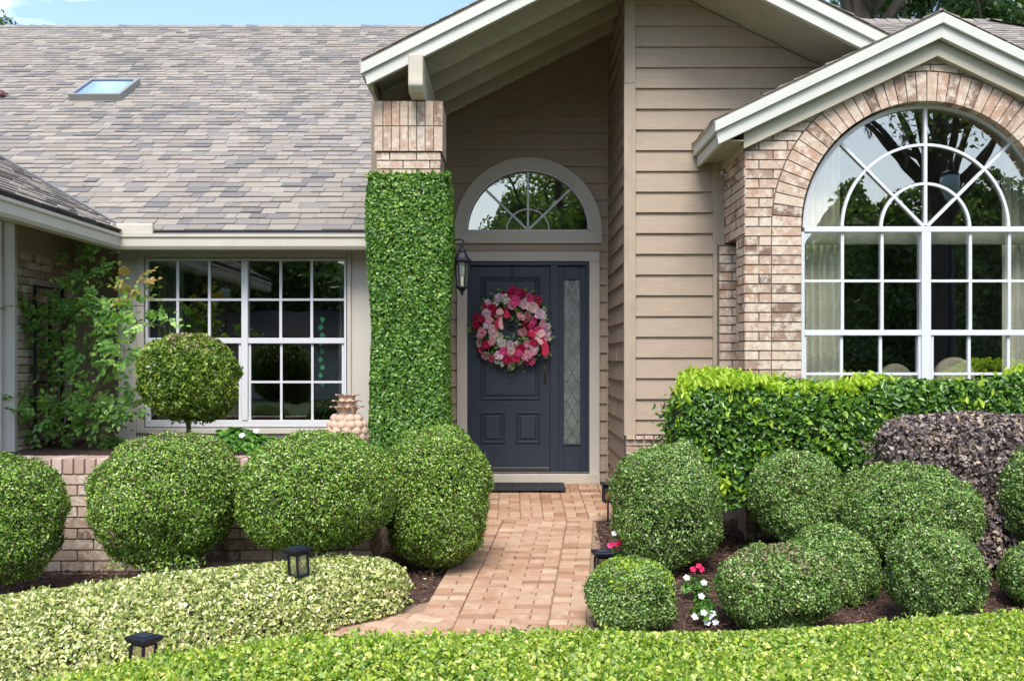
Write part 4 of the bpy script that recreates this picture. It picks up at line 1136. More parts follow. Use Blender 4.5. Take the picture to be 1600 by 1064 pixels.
class Foliage:
    def __init__(s): s.V = []; s.F = {}; s.n = 0
    def add(s, V_, F_, mi):
        s.V.append(V_); s.F.setdefault(mi, []).append(F_ + s.n); s.n += len(V_)
    def build(s, name, mats, parent=None, origin=None):
        ks = sorted(s.F); fs = [np.concatenate(s.F[k]) for k in ks]
        return mesh_np(name, np.concatenate(s.V), fs, mats, ks, parent, origin=origin)
def ball_grid(c, rx, ry, rz, e=2.4, amp=.03, seed=0, cut=-.92, nt=26, nph=40):
    th = np.linspace(0, math.acos(cut), nt); ph = np.linspace(0, 2*PI, nph)
    T, H_ = np.meshgrid(th, ph, indexing='ij')
    d = np.stack([np.sin(T)*np.cos(H_), np.sin(T)*np.sin(H_), np.cos(T)], -1)
    rr_ = (np.abs(d)**e).sum(-1)**(-1/e)
    ns = snoise(seed); k = 1 + amp*ns(d*1.4)
    p = d*(rr_*k)[..., None]*np.array([rx, ry, rz])
    return p + np.array(c), np.broadcast_to(np.array(c), p.shape)
def shrub(name, label, cat, px, py, rpx, hpx, D, n, mat='boxwood', leaf=(.0165, .0078), e=2.4, seed=1, group=None, core='core', amp=.035, cut=-.9, depth=.040, jit=.55, out=.5, ry=None, extra=None, stems=True, bare=0, tipmat='twig_pink'):
    e = e - .22
    if leaf[0] < .02: n = int(n*1.9)
    c = (wx(px, D), D, wz(py, D)); k = D/F; rx, rz = rpx*k*.925, hpx*k*.95; ry = ry*rx if ry else rx
    base = (c[0], c[1], gz(D))
    t = thing(name, label, cat, base, group)
    r = np.random.default_rng(seed); f = Foliage()
    Gd, Cn = ball_grid(c, rx, ry, rz, e, amp, seed, cut)
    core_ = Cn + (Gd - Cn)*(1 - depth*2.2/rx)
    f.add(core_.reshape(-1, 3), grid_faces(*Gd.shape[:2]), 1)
    p, nr = sample_grid(Gd, Cn, n, r)
    dp = np.abs(r.normal(0, depth, n))[:, None]*np.where(r.random(n) < .5, 1, .35)[:, None]
    if bare:   # thin spot in the clipping
        b2 = r.normal(0, 1, (bare, 3)); b2 /= np.linalg.norm(b2, axis=1)[:, None]
        q = (p - np.array(c)); q /= np.linalg.norm(q, axis=1)[:, None]
        mx_ = (q @ b2.T).max(1); keep = (mx_ < .976) | (r.random(n) < .45); p, nr, dp = p[keep], nr[keep], dp[keep]
    hf = snoise(seed + 500, 24, 28, 75)(p); p = p - nr*dp + nr*r.normal(0, .005, (len(p), 1)) + nr*(.0085*hf)[:, None]
    lp = r.random(len(p)) < .06
    p[lp] += nr[lp]*r.uniform(0, .018, (lp.sum(), 1))
    V_, F_ = leafgeo(p, nr, leaf[0], leaf[1], r, jit, out)
    f.add(V_, F_, 0)
    if extra: extra(f, Gd, Cn, r)
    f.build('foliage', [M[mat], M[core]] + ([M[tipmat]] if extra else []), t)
    if stems:
        b = MB(); rs_ = random.Random(seed)
        for i in range(5):
            a = rs_.uniform(0, 2*PI); q = .04
            b.tube([(c[0] + q*math.cos(a), c[1] + q*math.sin(a), base[2] - .03), (c[0] + rx*.35*math.cos(a), c[1] + ry*.35*math.sin(a), c[2] - rz*.55), (c[0] + rx*.5*math.cos(a), c[1] + ry*.5*math.sin(a), c[2])], .013, 5)
        b.build('stems', M['stem'], t)
    return t
M['twig_pink'] = leafmat('twig_pink', G((.1,(.16,.12,.07)), (.5,(.30,.20,.13)), (.95,(.42,.33,.20))), trans=.1)
def tips(frac_z, n, tilt=1.0):
    def fn(f, Gd, Cn, r):
        p, nr = sample_grid(Gd, Cn, n*3, r); k = nr[:, 2] > frac_z; p, nr = p[k][:n], nr[k][:n]
        V_, F_ = leafgeo(p + nr*.004, nr, .018, .008, r, .8, .4); f.add(V_, F_, 2)
    return fn
def skirt(f, Gd, Cn, r):
    tips(.3, 500)(f, Gd, Cn, r)
    c = Cn[0, 0]; rad_ = (Gd[..., 0].max() - Gd[..., 0].min())/2; n = 2600
    a = r.uniform(0, 2*PI, n); q = rad_*(.25 + .6*r.random(n)); z = c[2] - (Gd[..., 2].max() - c[2])*(.80 + .30*r.random(n)*(1 - q/rad_*.6))
    p = np.stack([c[0] + q*np.cos(a), c[1] + q*np.sin(a), z], 1); k = snoise(3, 12, 9, 30)(p) > .1; p = p[k]
    V_, F_ = leafgeo(p, np.tile([0, -.4, .4], (len(p), 1)), .02, .009, r, .9, .6); f.add(V_, F_, 0)
gL, gR = 'clipped shrubs along the garden wall', 'clipped globe shrubs in the right hand bed'
shrub('globe_shrub', 'big clipped round shrub cut off by the left edge of the picture', 'shrub', 2, 812, 97, 104, 5.65, 22000, seed=11, group=gL, cut=-.97, bare=5)
shrub('globe_shrub', 'broad clipped shrub with bare patches below, under the round topped tree', 'shrub', 263, 777, 116, 105, 5.85, 30000, seed=12, group=gL, bare=11, amp=.05, extra=skirt, cut=-.95)
shrub('globe_shrub', 'clipped mushroom shaped shrub in front of the terracotta pineapple', 'shrub', 497, 768, 127, 94, 5.95, 30000, seed=13, group=gL, bare=4, amp=.03, cut=-.9, e=2.6)
shrub('globe_shrub', 'tall clipped dome shrub at the foot of the ivy pillar beside the walk', 'shrub', 681, 775, 89, 114, 6.35, 30000, seed=14, group=gL, amp=.03, cut=-.99, e=2.7, bare=2)
shrub('globe_shrub', 'tall clipped globe shrub right of the walk, directly below the corner of the siding', 'shrub', 1040, 790, 92, 101, 6.35, 30000, mat='boxwood_grey', seed=15, group=gR, cut=-.985, e=2.6, bare=7)
shrub('globe_shrub', 'clipped globe shrub under the left end of the tall bright green hedge, partly behind others', 'shrub', 1243, 775, 79, 76, 6.35, 24000, mat='boxwood_grey', seed=16, group=gR, cut=-.98, bare=6)
shrub('globe_shrub', 'widest flat topped globe shrub of the right bed, in front of the purple hedge', 'shrub', 1411, 803, 117, 82, 6.1, 32000, mat='boxwood_grey', seed=17, group=gR, cut=-.98, e=2.3, bare=7)
shrub('globe_shrub', 'globe shrub half hidden behind the front middle ball of the right bed', 'shrub', 1296, 890, 79, 76, 5.85, 24000, mat='boxwood_grey', seed=18, group=gR, cut=-.98, bare=6)
shrub('globe_shrub', 'front middle globe shrub of the right bed with pinkish bare twigs on its crown', 'shrub', 1211, 917, 97, 68, 5.22, 28000, mat='boxwood_grey', seed=19, group=gR, cut=-.98, extra=tips(.35, 900), bare=3, amp=.045)
shrub('globe_shrub', 'egg shaped globe shrub standing alone on mulch in front of the widest ball', 'shrub', 1462, 894, 74, 74, 5.25, 25000, mat='boxwood_grey', seed=20, group=gR, cut=-.98, e=2.6, bare=6)
shrub('globe_shrub', 'small globe shrub with a yellowish top at the walk edge beside the near right lamp', 'shrub', 988, 930, 74, 62, 5.22, 24000, mat='boxwood_grey', seed=21, group=gR, cut=-.98, extra=tips(.45, 1100), tipmat='newleaf', amp=.04, bare=5)
shrub('globe_shrub', 'upper clipped globe shrub cut off by the right edge of the picture', 'shrub', 1637, 768, 89, 82, 6.1, 24000, mat='boxwood_grey', seed=22, group=gR, cut=-.98)
shrub('globe_shrub', 'lower small globe shrub cut off by the right edge of the picture', 'shrub', 1629, 896, 65, 53, 5.6, 16000, mat='boxwood_grey', seed=23, group=gR, cut=-.98)

def hedge(name, label, cat, path, hw, z0f, z1f, n, mat, leaf, seed, e=3.0, amp=.03, shape=4, depth=.05, jit=.6, out=.4, up=.0, core='core', extra=None, endround=1.0, nz=None, group=None, mats=None, var=.3, kind=None, foot=.0):
    """path: list of (x, y); hw: half width; z0f/z1f: bottom and top height functions of (x, y)"""
    pts = np.array(path, float); seg = np.linalg.norm(np.diff(pts, axis=0), axis=1); cum = np.concatenate([[0], np.cumsum(seg)]); T = cum[-1]
    ns = max(30, int(T*22)); s = np.linspace(0, T, ns)
    s = T*(.5 - .5*np.cos(PI*s/T))*.35 + s*.65
    cx = np.interp(s, cum, pts[:, 0]); cy = np.interp(s, cum, pts[:, 1])
    hwv = np.interp(s, cum, hw) if hasattr(hw, '__len__') else np.full(ns, hw)
    dx, dy = np.gradient(cx), np.gradient(cy); l = np.hypot(dx, dy); tx, ty = dx/l, dy/l
    ed = np.minimum(s, T - s); er = np.clip(ed/(hwv*endround), 0, 1); q = np.sqrt(1 - (1-er)**2)
    q = .04 + .96*q
    na = 34; a = np.linspace(0, PI, na)
    ca_, sa_ = np.cos(a), np.sin(a)
    off = np.sign(ca_)*np.abs(ca_)**(2/e); hgt = np.abs(sa_)**(2/e)
    X = cx[:, None] - ty[:, None]*off[None]*(hwv*q)[:, None]; Y = cy[:, None] + tx[:, None]*off[None]*(hwv*q)[:, None]
    b0 = np.array([z0f(x, y) for x, y in zip(cx, cy)])[:, None]; b1 = np.array([z1f(x, y) for x, y in zip(cx, cy)])[:, None]
    Z = b0 + (b1 - b0)*hgt[None]*(q[:, None]**.35)
    Gd = np.stack([X, Y, Z], -1); nf = snoise(seed, 10, 2, 9)
    C = np.stack([np.broadcast_to(cx[:, None], X.shape), np.broadcast_to(cy[:, None], X.shape), np.broadcast_to(b0 + (b1-b0)*.35, X.shape)], -1)
    dv = Gd - C; dl = np.linalg.norm(dv, axis=-1, keepdims=True)
    Gd = Gd + dv/dl*(amp*nf(Gd))[..., None]
    base = (float(cx.mean()), float(cy.mean()), float(gz(cy.mean())))
    t = thing(name, label, cat, base, group)
    r = np.random.default_rng(seed); f = Foliage()
    f.add((C + (Gd - C)*(1 - depth*1.7/np.maximum(dl, .05))).reshape(-1, 3), grid_faces(*Gd.shape[:2]), 1)
    p, nr = sample_grid(Gd, C, n, r)
    p = p - nr*(np.abs(r.normal(0, depth, n))*np.where(r.random(n) < .5, 1, .3))[:, None]
    p[:, 2] = np.maximum(p[:, 2], .065*np.minimum(p[:, 1], 9.3) + .01)
    V_, F_ = leafgeo(p, nr, leaf[0], leaf[1], r, jit, out, shape, up, var=var); f.add(V_, F_, 0)
    if extra: extra(f, Gd, C, r)
    f.build('foliage', [M[mat], M[core]] + [M[x] for x in (mats or [])], t)
    rs_ = random.Random(seed)
    for i in range(max(3, int(T*4))):
        b = MB(); k = rs_.randrange(4, ns - 4); x, y = cx[k] + rs_.uniform(-.4, .4)*hwv[k], cy[k] + rs_.uniform(-.4, .4)*hwv[k]
        z0_, z1_ = gz(y) - .02, float(b0[k, 0]*.4 + b1[k, 0]*.6)
        b.tube([(x, y, z0_), (x + rs_.uniform(-.05, .05), y + rs_.uniform(-.05, .05), (z0_+z1_)/2), (x + rs_.uniform(-.1, .1), y + rs_.uniform(-.1, .1), z1_)], .009, 5)
        b.build('stem', M['stem'], t)
    return t
def sprigs(n, leaf, hgt, mi=0):
    def fn(f, Gd, C, r):
        p, nr = sample_grid(Gd, C, n, r); k = (nr[:, 2] > .2) & (snoise(31, 10, 5, 25)(p) > -.3); p, nr = p[k], nr[k]
        for j in range(4):
            h = hgt*(j + .5)/4*r.random(len(p)); q = p + np.stack([r.normal(0, .006, len(p)), r.normal(0, .006, len(p)), h], 1)
            V_, F_ = leafgeo(q, np.tile([0, 0, 1.], (len(q), 1)) + r.normal(0, .35, (len(q), 3)), leaf[0], leaf[1], r, .7, 1.0); f.add(V_, F_, mi)
    return fn
# low clipped hedge across the very front
hedge('front_hedge', 'low bright yellow green clipped hedge running across the whole front', 'hedge',
      [(-2.9, 1.6), (-2.1, 2.3), (-1.45, 2.98), (-.75, 3.43), (0, 3.53), (1.4, 3.57), (3.6, 3.84)], [.5, .5, .5, .55, .57, .58, .62], lambda x, y: gz(y), lambda x, y: rel(-1.076) + .0,
      190000, 'front_hedge', (.0188, .0115), 71, e=4.0, amp=.022, depth=.038, jit=.62, out=.6, up=.1, endround=.6, var=.32, extra=sprigs(7000, (.02, .011), .035))
# variegated hedge
hedge('variegated_hedge', 'low cream and green variegated hedge with a rounded end at the walk', 'hedge',
      [(-.60, 5.60), (-1.1, 5.50), (-1.7, 5.08), (-2.4, 4.62), (-3.4, 4.2)], [.26, .42, .55, .70, .80], lambda x, y: gz(y), lambda x, y: gz(y) + .295,
      80000, 'variegated', (.023, .0125), 72, e=2.7, amp=.036, depth=.048, jit=.62, out=.5, up=.2, core='core_brown', endround=.9, extra=sprigs(3500, (.022, .011), .04))
# tall hedge under the bay window
def holly_tips(f, Gd, C, r):
    p, nr = sample_grid(Gd, C, 12000, r)
    k = (nr[:, 2] > .60) | (r.random(len(p)) < .028) | ((snoise(8, 8, 6, 20)(p) > 1.3) & (r.random(len(p)) < .25)); p, nr = p[k][:3600], nr[k][:3600]
    g_ = snoise(5, 10, 5, 22)(p); kk = g_ + r.normal(0, .35, len(p)) > -.1; p, nr, g_ = p[kk], nr[kk], g_[kk]
    rep = 3
    cl = np.repeat(p, rep, 0) + r.normal(0, .012, (len(p)*rep, 3)); cl[:, 2] += r.uniform(-.02, .035, len(cl)) + .03*np.clip(np.repeat(g_, rep), 0, 1.4)
    up_ = np.tile(np.array([0, -.12, 1.0]), (len(cl), 1)); up_ += r.normal(0, .25, up_.shape)
    V_, F_ = leafgeo(cl, up_, .050, .019, r, .5, 1.2, 6, 0, fold=.3); f.add(V_, F_, 2)
hedge('tall_hedge', 'tall glossy dark green hedge with bright yellow new leaves under the bay window', 'hedge',
      [(1.13, 6.86), (1.9, 6.85), (3.2, 6.84), (4.4, 6.84)], .27, lambda x, y: rel(-1.02) if x > 1.4 else rel(-.98), lambda x, y: rel(-.075 + .022*max(0, x - 2.0)) - .05,
      21000, 'holly', (.046, .024), 73, e=4.5, amp=.035, shape=6, depth=.05, jit=.6, out=.5, up=.1, extra=holly_tips, mats=['newleaf'], endround=.7)
def loro_tips(f, Gd, C, r):
    p, nr = sample_grid(Gd, C, 1500, r)
    V_, F_ = leafgeo(p, nr, .022, .010, r, .9, .5); f.add(V_, F_, 2)
hedge('purple_hedge', 'dusky purple grey clipped hedge in front of the tall green hedge', 'hedge',
      [(2.40, 6.36), (3.1, 6.34), (4.3, 6.3)], .26, lambda x, y: gz(y) + .12, lambda x, y: rel(-.355 + .02*(x-2.4)),
      21000, 'loro', (.032, .019), 74, e=3.4, amp=.04, shape=4, depth=.05, jit=.6, out=.5, up=.1, core='core_brown', extra=loro_tips, mats=['twig_pink'], endround=.8)

# ivy sleeve on the pillar
def ivy():
    x0, x1, y0, y1 = -1.115, -.475, 7.29, 7.86; zt, zb = wz(275, 7.29), gz(7.3)
    t = thing('ivy', 'dense clipped green ivy sleeve wrapped round the brick pillar', 'ivy', ((x0+x1)/2, (y0+y1)/2, zb))
    cx_, cy_ = (x0+x1)/2, (y0+y1)/2; nz_ = 50; na = 64; e = 7
    a = np.linspace(0, 2*PI, na); zz = np.linspace(zb, zt, nz_)
    ring = np.stack([np.sign(np.cos(a))*np.abs(np.cos(a))**(2/e)*(x1-x0)/2, np.sign(np.sin(a))*np.abs(np.sin(a))**(2/e)*(y1-y0)/2], -1)
    Gd = np.zeros((nz_ + 3, na, 3))
    for i in range(nz_ + 3):
        z = zz[min(i, nz_-1)]; k = 1.0 if i < nz_ - 1 else (.985, .93, .86, .80)[i - nz_ + 1]
        Gd[i, :, 0] = cx_ + ring[:, 0]*k; Gd[i, :, 1] = cy_ + ring[:, 1]*k; Gd[i, :, 2] = z + (.0 if i < nz_-1 else .012*(i-nz_+1))
    C = np.zeros_like(Gd); C[..., 0] = cx_; C[..., 1] = cy_; C[..., 2] = np.minimum(Gd[..., 2], zt - .25)
    nf = snoise(9, 10, 3, 12); dv = Gd - C; dv[..., 2] = 0; dv /= np.linalg.norm(dv, axis=-1, keepdims=True)
    Gd = Gd + dv*(.014*nf(Gd))[..., None]
    f = Foliage(); core_ = Gd - dv*.045; core_[..., 2] -= .012
    f.add(core_.reshape(-1, 3), grid_faces(*Gd.shape[:2]), 1)
    r = np.random.default_rng(99)
    p, nr = sample_grid(Gd, C, 66000, r, .25)
    p = p - nr*np.abs(r.normal(0, .020, len(p)))[:, None]
    V_, F_ = leafgeo(p, nr, .0225, .0175, r, .62, .2, 4, .1, fold=.15, droop=.3); f.add(V_, F_, 0)
    # wisps along the top
    k = r.random(900); q = np.stack([x0 + (x1-x0)*k, y0 + .02 + r.random(900)*.1, zt + r.uniform(-.02, .05, 900)*(.4+.6*np.sin(k*37)**2)], 1)
    V_, F_ = leafgeo(q, np.tile([0, -.3, 1.], (900, 1)), .026, .018, r, .6, .6); f.add(V_, F_, 0)
    f.build('foliage', [M['ivy'], M['core']], t)
ivy()

# ------------------------------------------------------------------ raised bed: garden wall, trellis rose, topiary, pineapple
DWl = 6.30
xw1 = -.93; zw = rel(-.643)
gw = thing('garden_wall', 'low tan brick garden wall with an upright brick cap behind the clipped shrubs', 'wall', (-3, DWl, gz(DWl)))
b = MB(); b.box(-7, xw1, DWl, DWl + .19, gz(DWl) - .1, zw - .105, 1)
bricks(b, (0, DWl, 0), X0, Z1, (0, -1, 0), -7, xw1, zw - .1 - 11*.0711, zw - .1, seed=101)
bricks(b, (xw1, 0, 0), (0, 1, 0), Z1, (1, 0, 0), DWl - .01, DWl + 2.0, zw - .1 - 11*.0711, zw - .1, seed=102)
b.box(xw1 - .19, xw1, DWl + .2, 7.3, gz(DWl) - .1, zw - .105, 1)
b.build('brickwork', [M['brick'], M['mortar']], gw)
b = MB(); u = -7; r = random.Random(4)
b.box(-7, xw1 + .01, DWl - .008, DWl + .2, zw - .103, zw - .012, 1)
while u < xw1 + .0:
    b.box(u + .005, u + .066, DWl - .022 + r.uniform(-.002, .002), DWl + .21, zw - .1, zw + r.uniform(-.002, .001)); u += .0725
b.build('cap', [M['cap_brick'], M['mortar']], gw, bevel=.004)
b = MB(); b.add([(-7, DWl + .1, zw - .12), (-1.1, DWl + .1, zw - .12), (-1.1, DW, zw - .10), (-7, DW, zw - .10)], [(0, 1, 2, 3)])
b.add([(-7, DW, zw - .1), (XE - .1, DW, zw - .1), (XE - .1, DN, zw - .1), (-7, DN, zw - .1)], [(0, 1, 2, 3)])
tag(b.build('raised_bed_soil', M['mulch_bed']), kind='structure')
zsoil = zw - .11
# terracotta pineapple
pn = thing('pineapple_finial', 'pale terracotta pineapple ornament on the garden wall left of the ivy pillar', 'ornament', (wx(542, DWl + .1), DWl + .1, zw))
px_, py_ = wx(542, DWl+.1), DWl + .1
b = MB(); b.lathe([(.085, 0), (.095, .012), (.10, .03), (.07, .045)], (px_, py_, zw), 20)
b.build('foot', M['terra'], pn, smooth=True)
b = MB(); bh = .25; rad = lambda h: .142*math.sqrt(max(.05, 1 - ((h - .10)/.185)**2))
b.lathe([(rad(h)*.9, .03 + h) for h in [i*bh/10 for i in range(11)]], (px_, py_, zw), 20)
rows = 6
for i in range(rows):
    h = .015 + i*(bh - .03)/(rows - 1); n = 11 if i < 5 else 8
    for k in range(n):
        a = 2*PI*(k + .5*(i % 2))/n; rr_ = rad(h)*.93
        c_ = Vector((px_ + rr_*math.cos(a), py_ + rr_*math.sin(a), zw + .03 + h)); nrm = Vector((math.cos(a), math.sin(a), .55*(h-.1)/.1)).normalized()
        sdd = Vector((-math.sin(a), math.cos(a), 0)); upv = nrm.cross(sdd)*-1 if nrm.cross(sdd).z < 0 else nrm.cross(sdd)
        hw_, hh_ = PI*rad(h)/n*.98, .033; vs = [c_ + nrm*.019]; m_ = 8
        for ring, (q, o_) in enumerate(((.5, .015), (.85, .006), (1.03, -.008))):
            for j in range(m_): vs.append(c_ + sdd*math.cos(2*PI*j/m_)*hw_*q + upv*math.sin(2*PI*j/m_)*hh_*q + nrm*o_)
        fs = [(0, 1+j, 1+(j+1) % m_) for j in range(m_)] + [(1+g_*m_+j, 1+(g_+1)*m_+j, 1+(g_+1)*m_+(j+1) % m_, 1+g_*m_+(j+1) % m_) for g_ in range(2) for j in range(m_)]
        b.add(vs, fs)
b.build('fruit', M['terra'], pn, smooth=True)
b = MB(); zc = zw + .03 + bh - .01
b.lathe([(.062, -.02), (.058, .03), (.066, .07), (.05, .13)], (px_, py_, zc), 16)
for lv, (z0_, n, rr_, ln, curl) in enumerate(((.0, 8, .056, .070, .052), (.046, 8, .052, .064, .048), (.092, 7, .042, .056, .036))):
    for k in range(n):
        a = 2*PI*(k + .5*(lv % 2))/n + .2; dr = Vector((math.cos(a), math.sin(a), 0)); sd_ = Vector((-math.sin(a), math.cos(a), 0)); c0 = Vector((px_, py_, zc + z0_)) + dr*rr_*.8
        vs = []; prof_ = [(0, 0, .022), (.006, ln*.45, .029), (curl*.5, ln*.85, .028), (curl, ln*.95, .021), (curl*1.15, ln*.84, .008)]
        for (o_, z_, w_) in prof_:
            vs += [c0 + dr*o_ + sd_*w_ + Vector((0, 0, z_)), c0 + dr*(o_+.013) + Vector((0, 0, z_+.003)), c0 + dr*o_ - sd_*w_ + Vector((0, 0, z_)), c0 + dr*(o_-.010) + Vector((0, 0, z_))]
        fs = [(4*i+j, 4*i+(j+1) % 4, 4*i+4+(j+1) % 4, 4*i+4+j) for i in range(4) for j in range(4)] + [(16, 17, 18, 19)]
        b.add(vs, fs)
b.build('crown', M['terra'], pn, smooth=True)
# round topped standard tree
def topi():
    D = 7.25
    t = shrub('topiary_tree', 'small standard tree with a round yellow green clipped head on a thin bare stem', 'tree', 296, 592, 76, 70, D, 21000, 'topiary', (.027, .0135), 2.3, 33, None, 'core', .06, -.93, .04, .65, .6, stems=False,
              extra=lambda f, Gd, Cn, r: (lambda pn_: f.add(*leafgeo(pn_[0][:260] + np.array([0, 0, .01]), pn_[1][:260], .024, .011, r, .9, .5), 2))((lambda s_: (s_[0][(s_[1][:, 2] > .72) & (s_[0][:, 0] > wx(285, D)-.1)], s_[1][(s_[1][:, 2] > .72) & (s_[0][:, 0] > wx(285, D)-.1)]))(sample_grid(Gd, Cn, 9000, r))))
    t.location = (wx(296, D), D, zsoil); dz = zsoil - gz(D)
    for c in t.children: c.location.z -= dz
    b = MB(); x = wx(296, D); b.tube([(x + .01, D, zsoil - .05), (x + .005, D, zsoil + .12), (x - .01, D, zsoil + .3), (x, D, wz(590, D))], .016, 7, r1=.02)
    b.build('trunk', M['stem'], t)
topi()
# trellis against the wing wall, rose growing on it
XT = -4.03
tr = thing('trellis', 'black metal trellis panel leaning on the shaded brick wall behind the climbing rose', 'trellis', (XT, 8.4, zsoil))
def wall_yz(px, py):  # point on plane x = XT seen at pixel
    D = XT*F/(px - 800); return (XT, D, wz(py, D))
for pxx, top in ((54.5, 446), (78, 470), (97, 447)):
    b = MB(); D = wall_yz(pxx, 500)[1]; b.box(XT - .011, XT + .011, D - .012, D + .012, zsoil, wz(top, D)); b.build('upright', M['black'], tr)
Da, Db = wall_yz(54.5, 500)[1], wall_yz(97, 500)[1]; zt_ = wz(447, Da)
for z in (zt_, wz(598, Da), wz(692, Da)):
    b = MB(); b.box(XT - .009, XT + .009, Da, Db, z - .010, z + .010); b.build('crossbar', M['black'], tr)
def rose():
    t = thing('climbing_rose', 'loose climbing rose bush with sprays of green leaflets spreading from the trellis', 'rose bush', (wx(100, 8.3), 8.3, zsoil))
    rs_ = random.Random(21); r = np.random.default_rng(21)
    canes = [  # photo points with depth
        [(97, 715, 8.45), (92, 640, 8.4), (86, 560, 8.3), (100, 500, 8.25), (122, 440, 8.2), (123, 392, 8.2)],
        [(95, 715, 8.4), (108, 640, 8.2), (125, 560, 8.0), (160, 520, 7.9), (215, 505, 7.7), (268, 512, 7.6)],
        [(100, 715, 8.3), (112, 650, 8.2), (140, 560, 8.0), (175, 500, 7.9), (200, 465, 7.8), (215, 432, 7.8)],
        [(92, 715, 8.4), (80, 640, 8.3), (70, 560, 8.2), (66, 510, 8.15), (45, 480, 8.1), (14, 472, 7.95)],
        [(88, 715, 8.3), (60, 690, 8.2), (40, 650, 8.1), (24, 615, 8.05), (10, 650, 7.9)],
        [(105, 715, 8.3), (130, 690, 8.2), (165, 650, 8.0), (200, 640, 7.9), (226, 630, 7.8)],
        [(100, 712, 8.3), (140, 670, 8.0), (150, 620, 7.9), (178, 560, 7.8), (192, 540, 7.7), (196, 578, 7.65)],
        [(98, 715, 8.4), (100, 600, 8.3), (98, 520, 8.25), (130, 480, 8.1), (170, 478, 7.9), (240, 478, 7.7)],
        [(98, 715, 8.4), (118, 600, 8.3), (130, 540, 8.2), (140, 470, 8.2), (152, 410, 8.3), (158, 395, 8.3)],
        [(93, 700, 8.4), (70, 620, 8.3), (35, 560, 8.2), (40, 500, 8.15), (75, 470, 8.1)],
        [(100, 700, 8.3), (110, 655, 8.1), (135, 640, 8.0), (155, 660, 7.9)],
        [(100, 715, 8.3), (88, 660, 8.1), (75, 640, 8.0), (60, 655, 8.0)]]
    b = MB(); f = Foliage(); spots = []
    def cr_(p0, p1, p2, p3, u): return .5*((2*p1) + (-p0+p2)*u + (2*p0-5*p1+4*p2-p3)*u*u + (-p0+3*p1-3*p2+p3)*u**3)
    for ci, c in enumerate(canes):
        q = [Vector(P(*p)) for p in c]; q[0].z = zsoil - .03; q = [q[0]] + q + [q[-1]*2 - q[-2]]; line = []
        for i in range(1, len(q) - 2):
            for k in range(6): line.append(cr_(q[i-1], q[i], q[i+1], q[i+2], k/6))
        b.tube(line, .009, 5, r1=.003)
        m = len(line)
        for i in range(int(m*.22), m):
            spots.append((line[i], (line[i] - line[i-1]).normalized(), 1 if i > m*.35 else .4, ci))
    b.build('canes', M['stem'], t)
    for (p, d, wgt, ci) in spots:
        for _ in range(rs_.choice((2, 3)) if rs_.random() < wgt else 1):
            # a side shoot with 5 - 7 leaflets
            dr = Vector((rs_.gauss(0, 1), rs_.gauss(-.3, .8), rs_.gauss(.1, .7))).normalized(); ln = rs_.uniform(.07, .20)
            o_ = p + dr*rs_.uniform(0, .07)
            nleaf = rs_.choice((2, 3, 3)); sd_ = dr.cross(Vector((rs_.gauss(0, .5), rs_.gauss(-.8, .4), 1))).normalized(); nrm = sd_.cross(dr); 
            if nrm.z < 0: nrm = -nrm
            pts = []; nn_ = []
            red = ci in (2,) and p.z > wz(470, 7.8)
            for k in range(nleaf):
                s_ = ln*(.4 + .5*k/nleaf)
                for sg in (-1, 1): pts.append((o_ + dr*s_, sd_*sg + dr*.6))
            pts.append((o_ + dr*ln, dr))
            for (pp, dd) in pts:
                dd = dd.normalized(); L_ = rs_.uniform(.038, .060); s2 = nrm.cross(dd).normalized(); W_ = L_*.68; nn2 = (nrm + Vector((rs_.gauss(0, .3), rs_.gauss(0, .3), 0))).normalized()
                V_ = np.array([pp, pp + dd*L_*.35 - s2*W_*.5 + nn2*.006, pp + dd*L_*.72 - s2*W_*.36 + nn2*.005, pp + dd*L_ - Vector((0, 0, .006)), pp + dd*L_*.72 + s2*W_*.36 + nn2*.005, pp + dd*L_*.35 + s2*W_*.5 + nn2*.006])
                f.add(V_, np.array([[0, 1, 2, 3], [0, 3, 4, 5]]), 1 if red else 0)
    f.build('foliage', [M['rose_leaf'], M['rose_red']], t)
rose()
# leafy plant with white flowers behind the wall, and small leaf clumps at the nook floor
def leafy(name, label, px, py, rpx, hpx, D, n, mat, leaf, seed, zb, flowers=()):
    t = thing(name, label, 'plant', (wx(px, D), D, zb))
    c = np.array((wx(px, D), D, wz(py, D))); k = D/F; r = np.random.default_rng(seed); f = Foliage()
    d = r.normal(0, 1, (n, 3)); d /= np.linalg.norm(d, axis=1)[:, None]; d[:, 2] = np.abs(d[:, 2])*1.0 - .3
    p = c + d*np.array([rpx*k, rpx*k*.7, hpx*k])*(r.random((n, 1))**.35)
    nf = snoise(seed, 8, 6, 20)(p); p[:, 2] += .02*nf
    V_, F_ = leafgeo(p, d, leaf[0], leaf[1], r, .5, .6, 6, .5); f.add(V_, F_, 0)
    f.build('foliage', [M[mat]], t)
    b = MB(); rs_ = random.Random(seed)
    for i in range(7):
        a = rs_.uniform(0, 2*PI); b.tube([(c[0], D, zb - .02), (c[0] + rpx*k*.3*math.cos(a), D + .1*math.sin(a), (zb + c[2])/2), (c[0] + rpx*k*.7*math.cos(a), D + .15*math.sin(a), c[2])], .004, 4)
    b.build('stems', M['stem_green'], t)
    for (fx, fy) in flowers: bloom(t, P(fx, fy, D - rpx*k*.5), .022, 'petal_white')
    return t
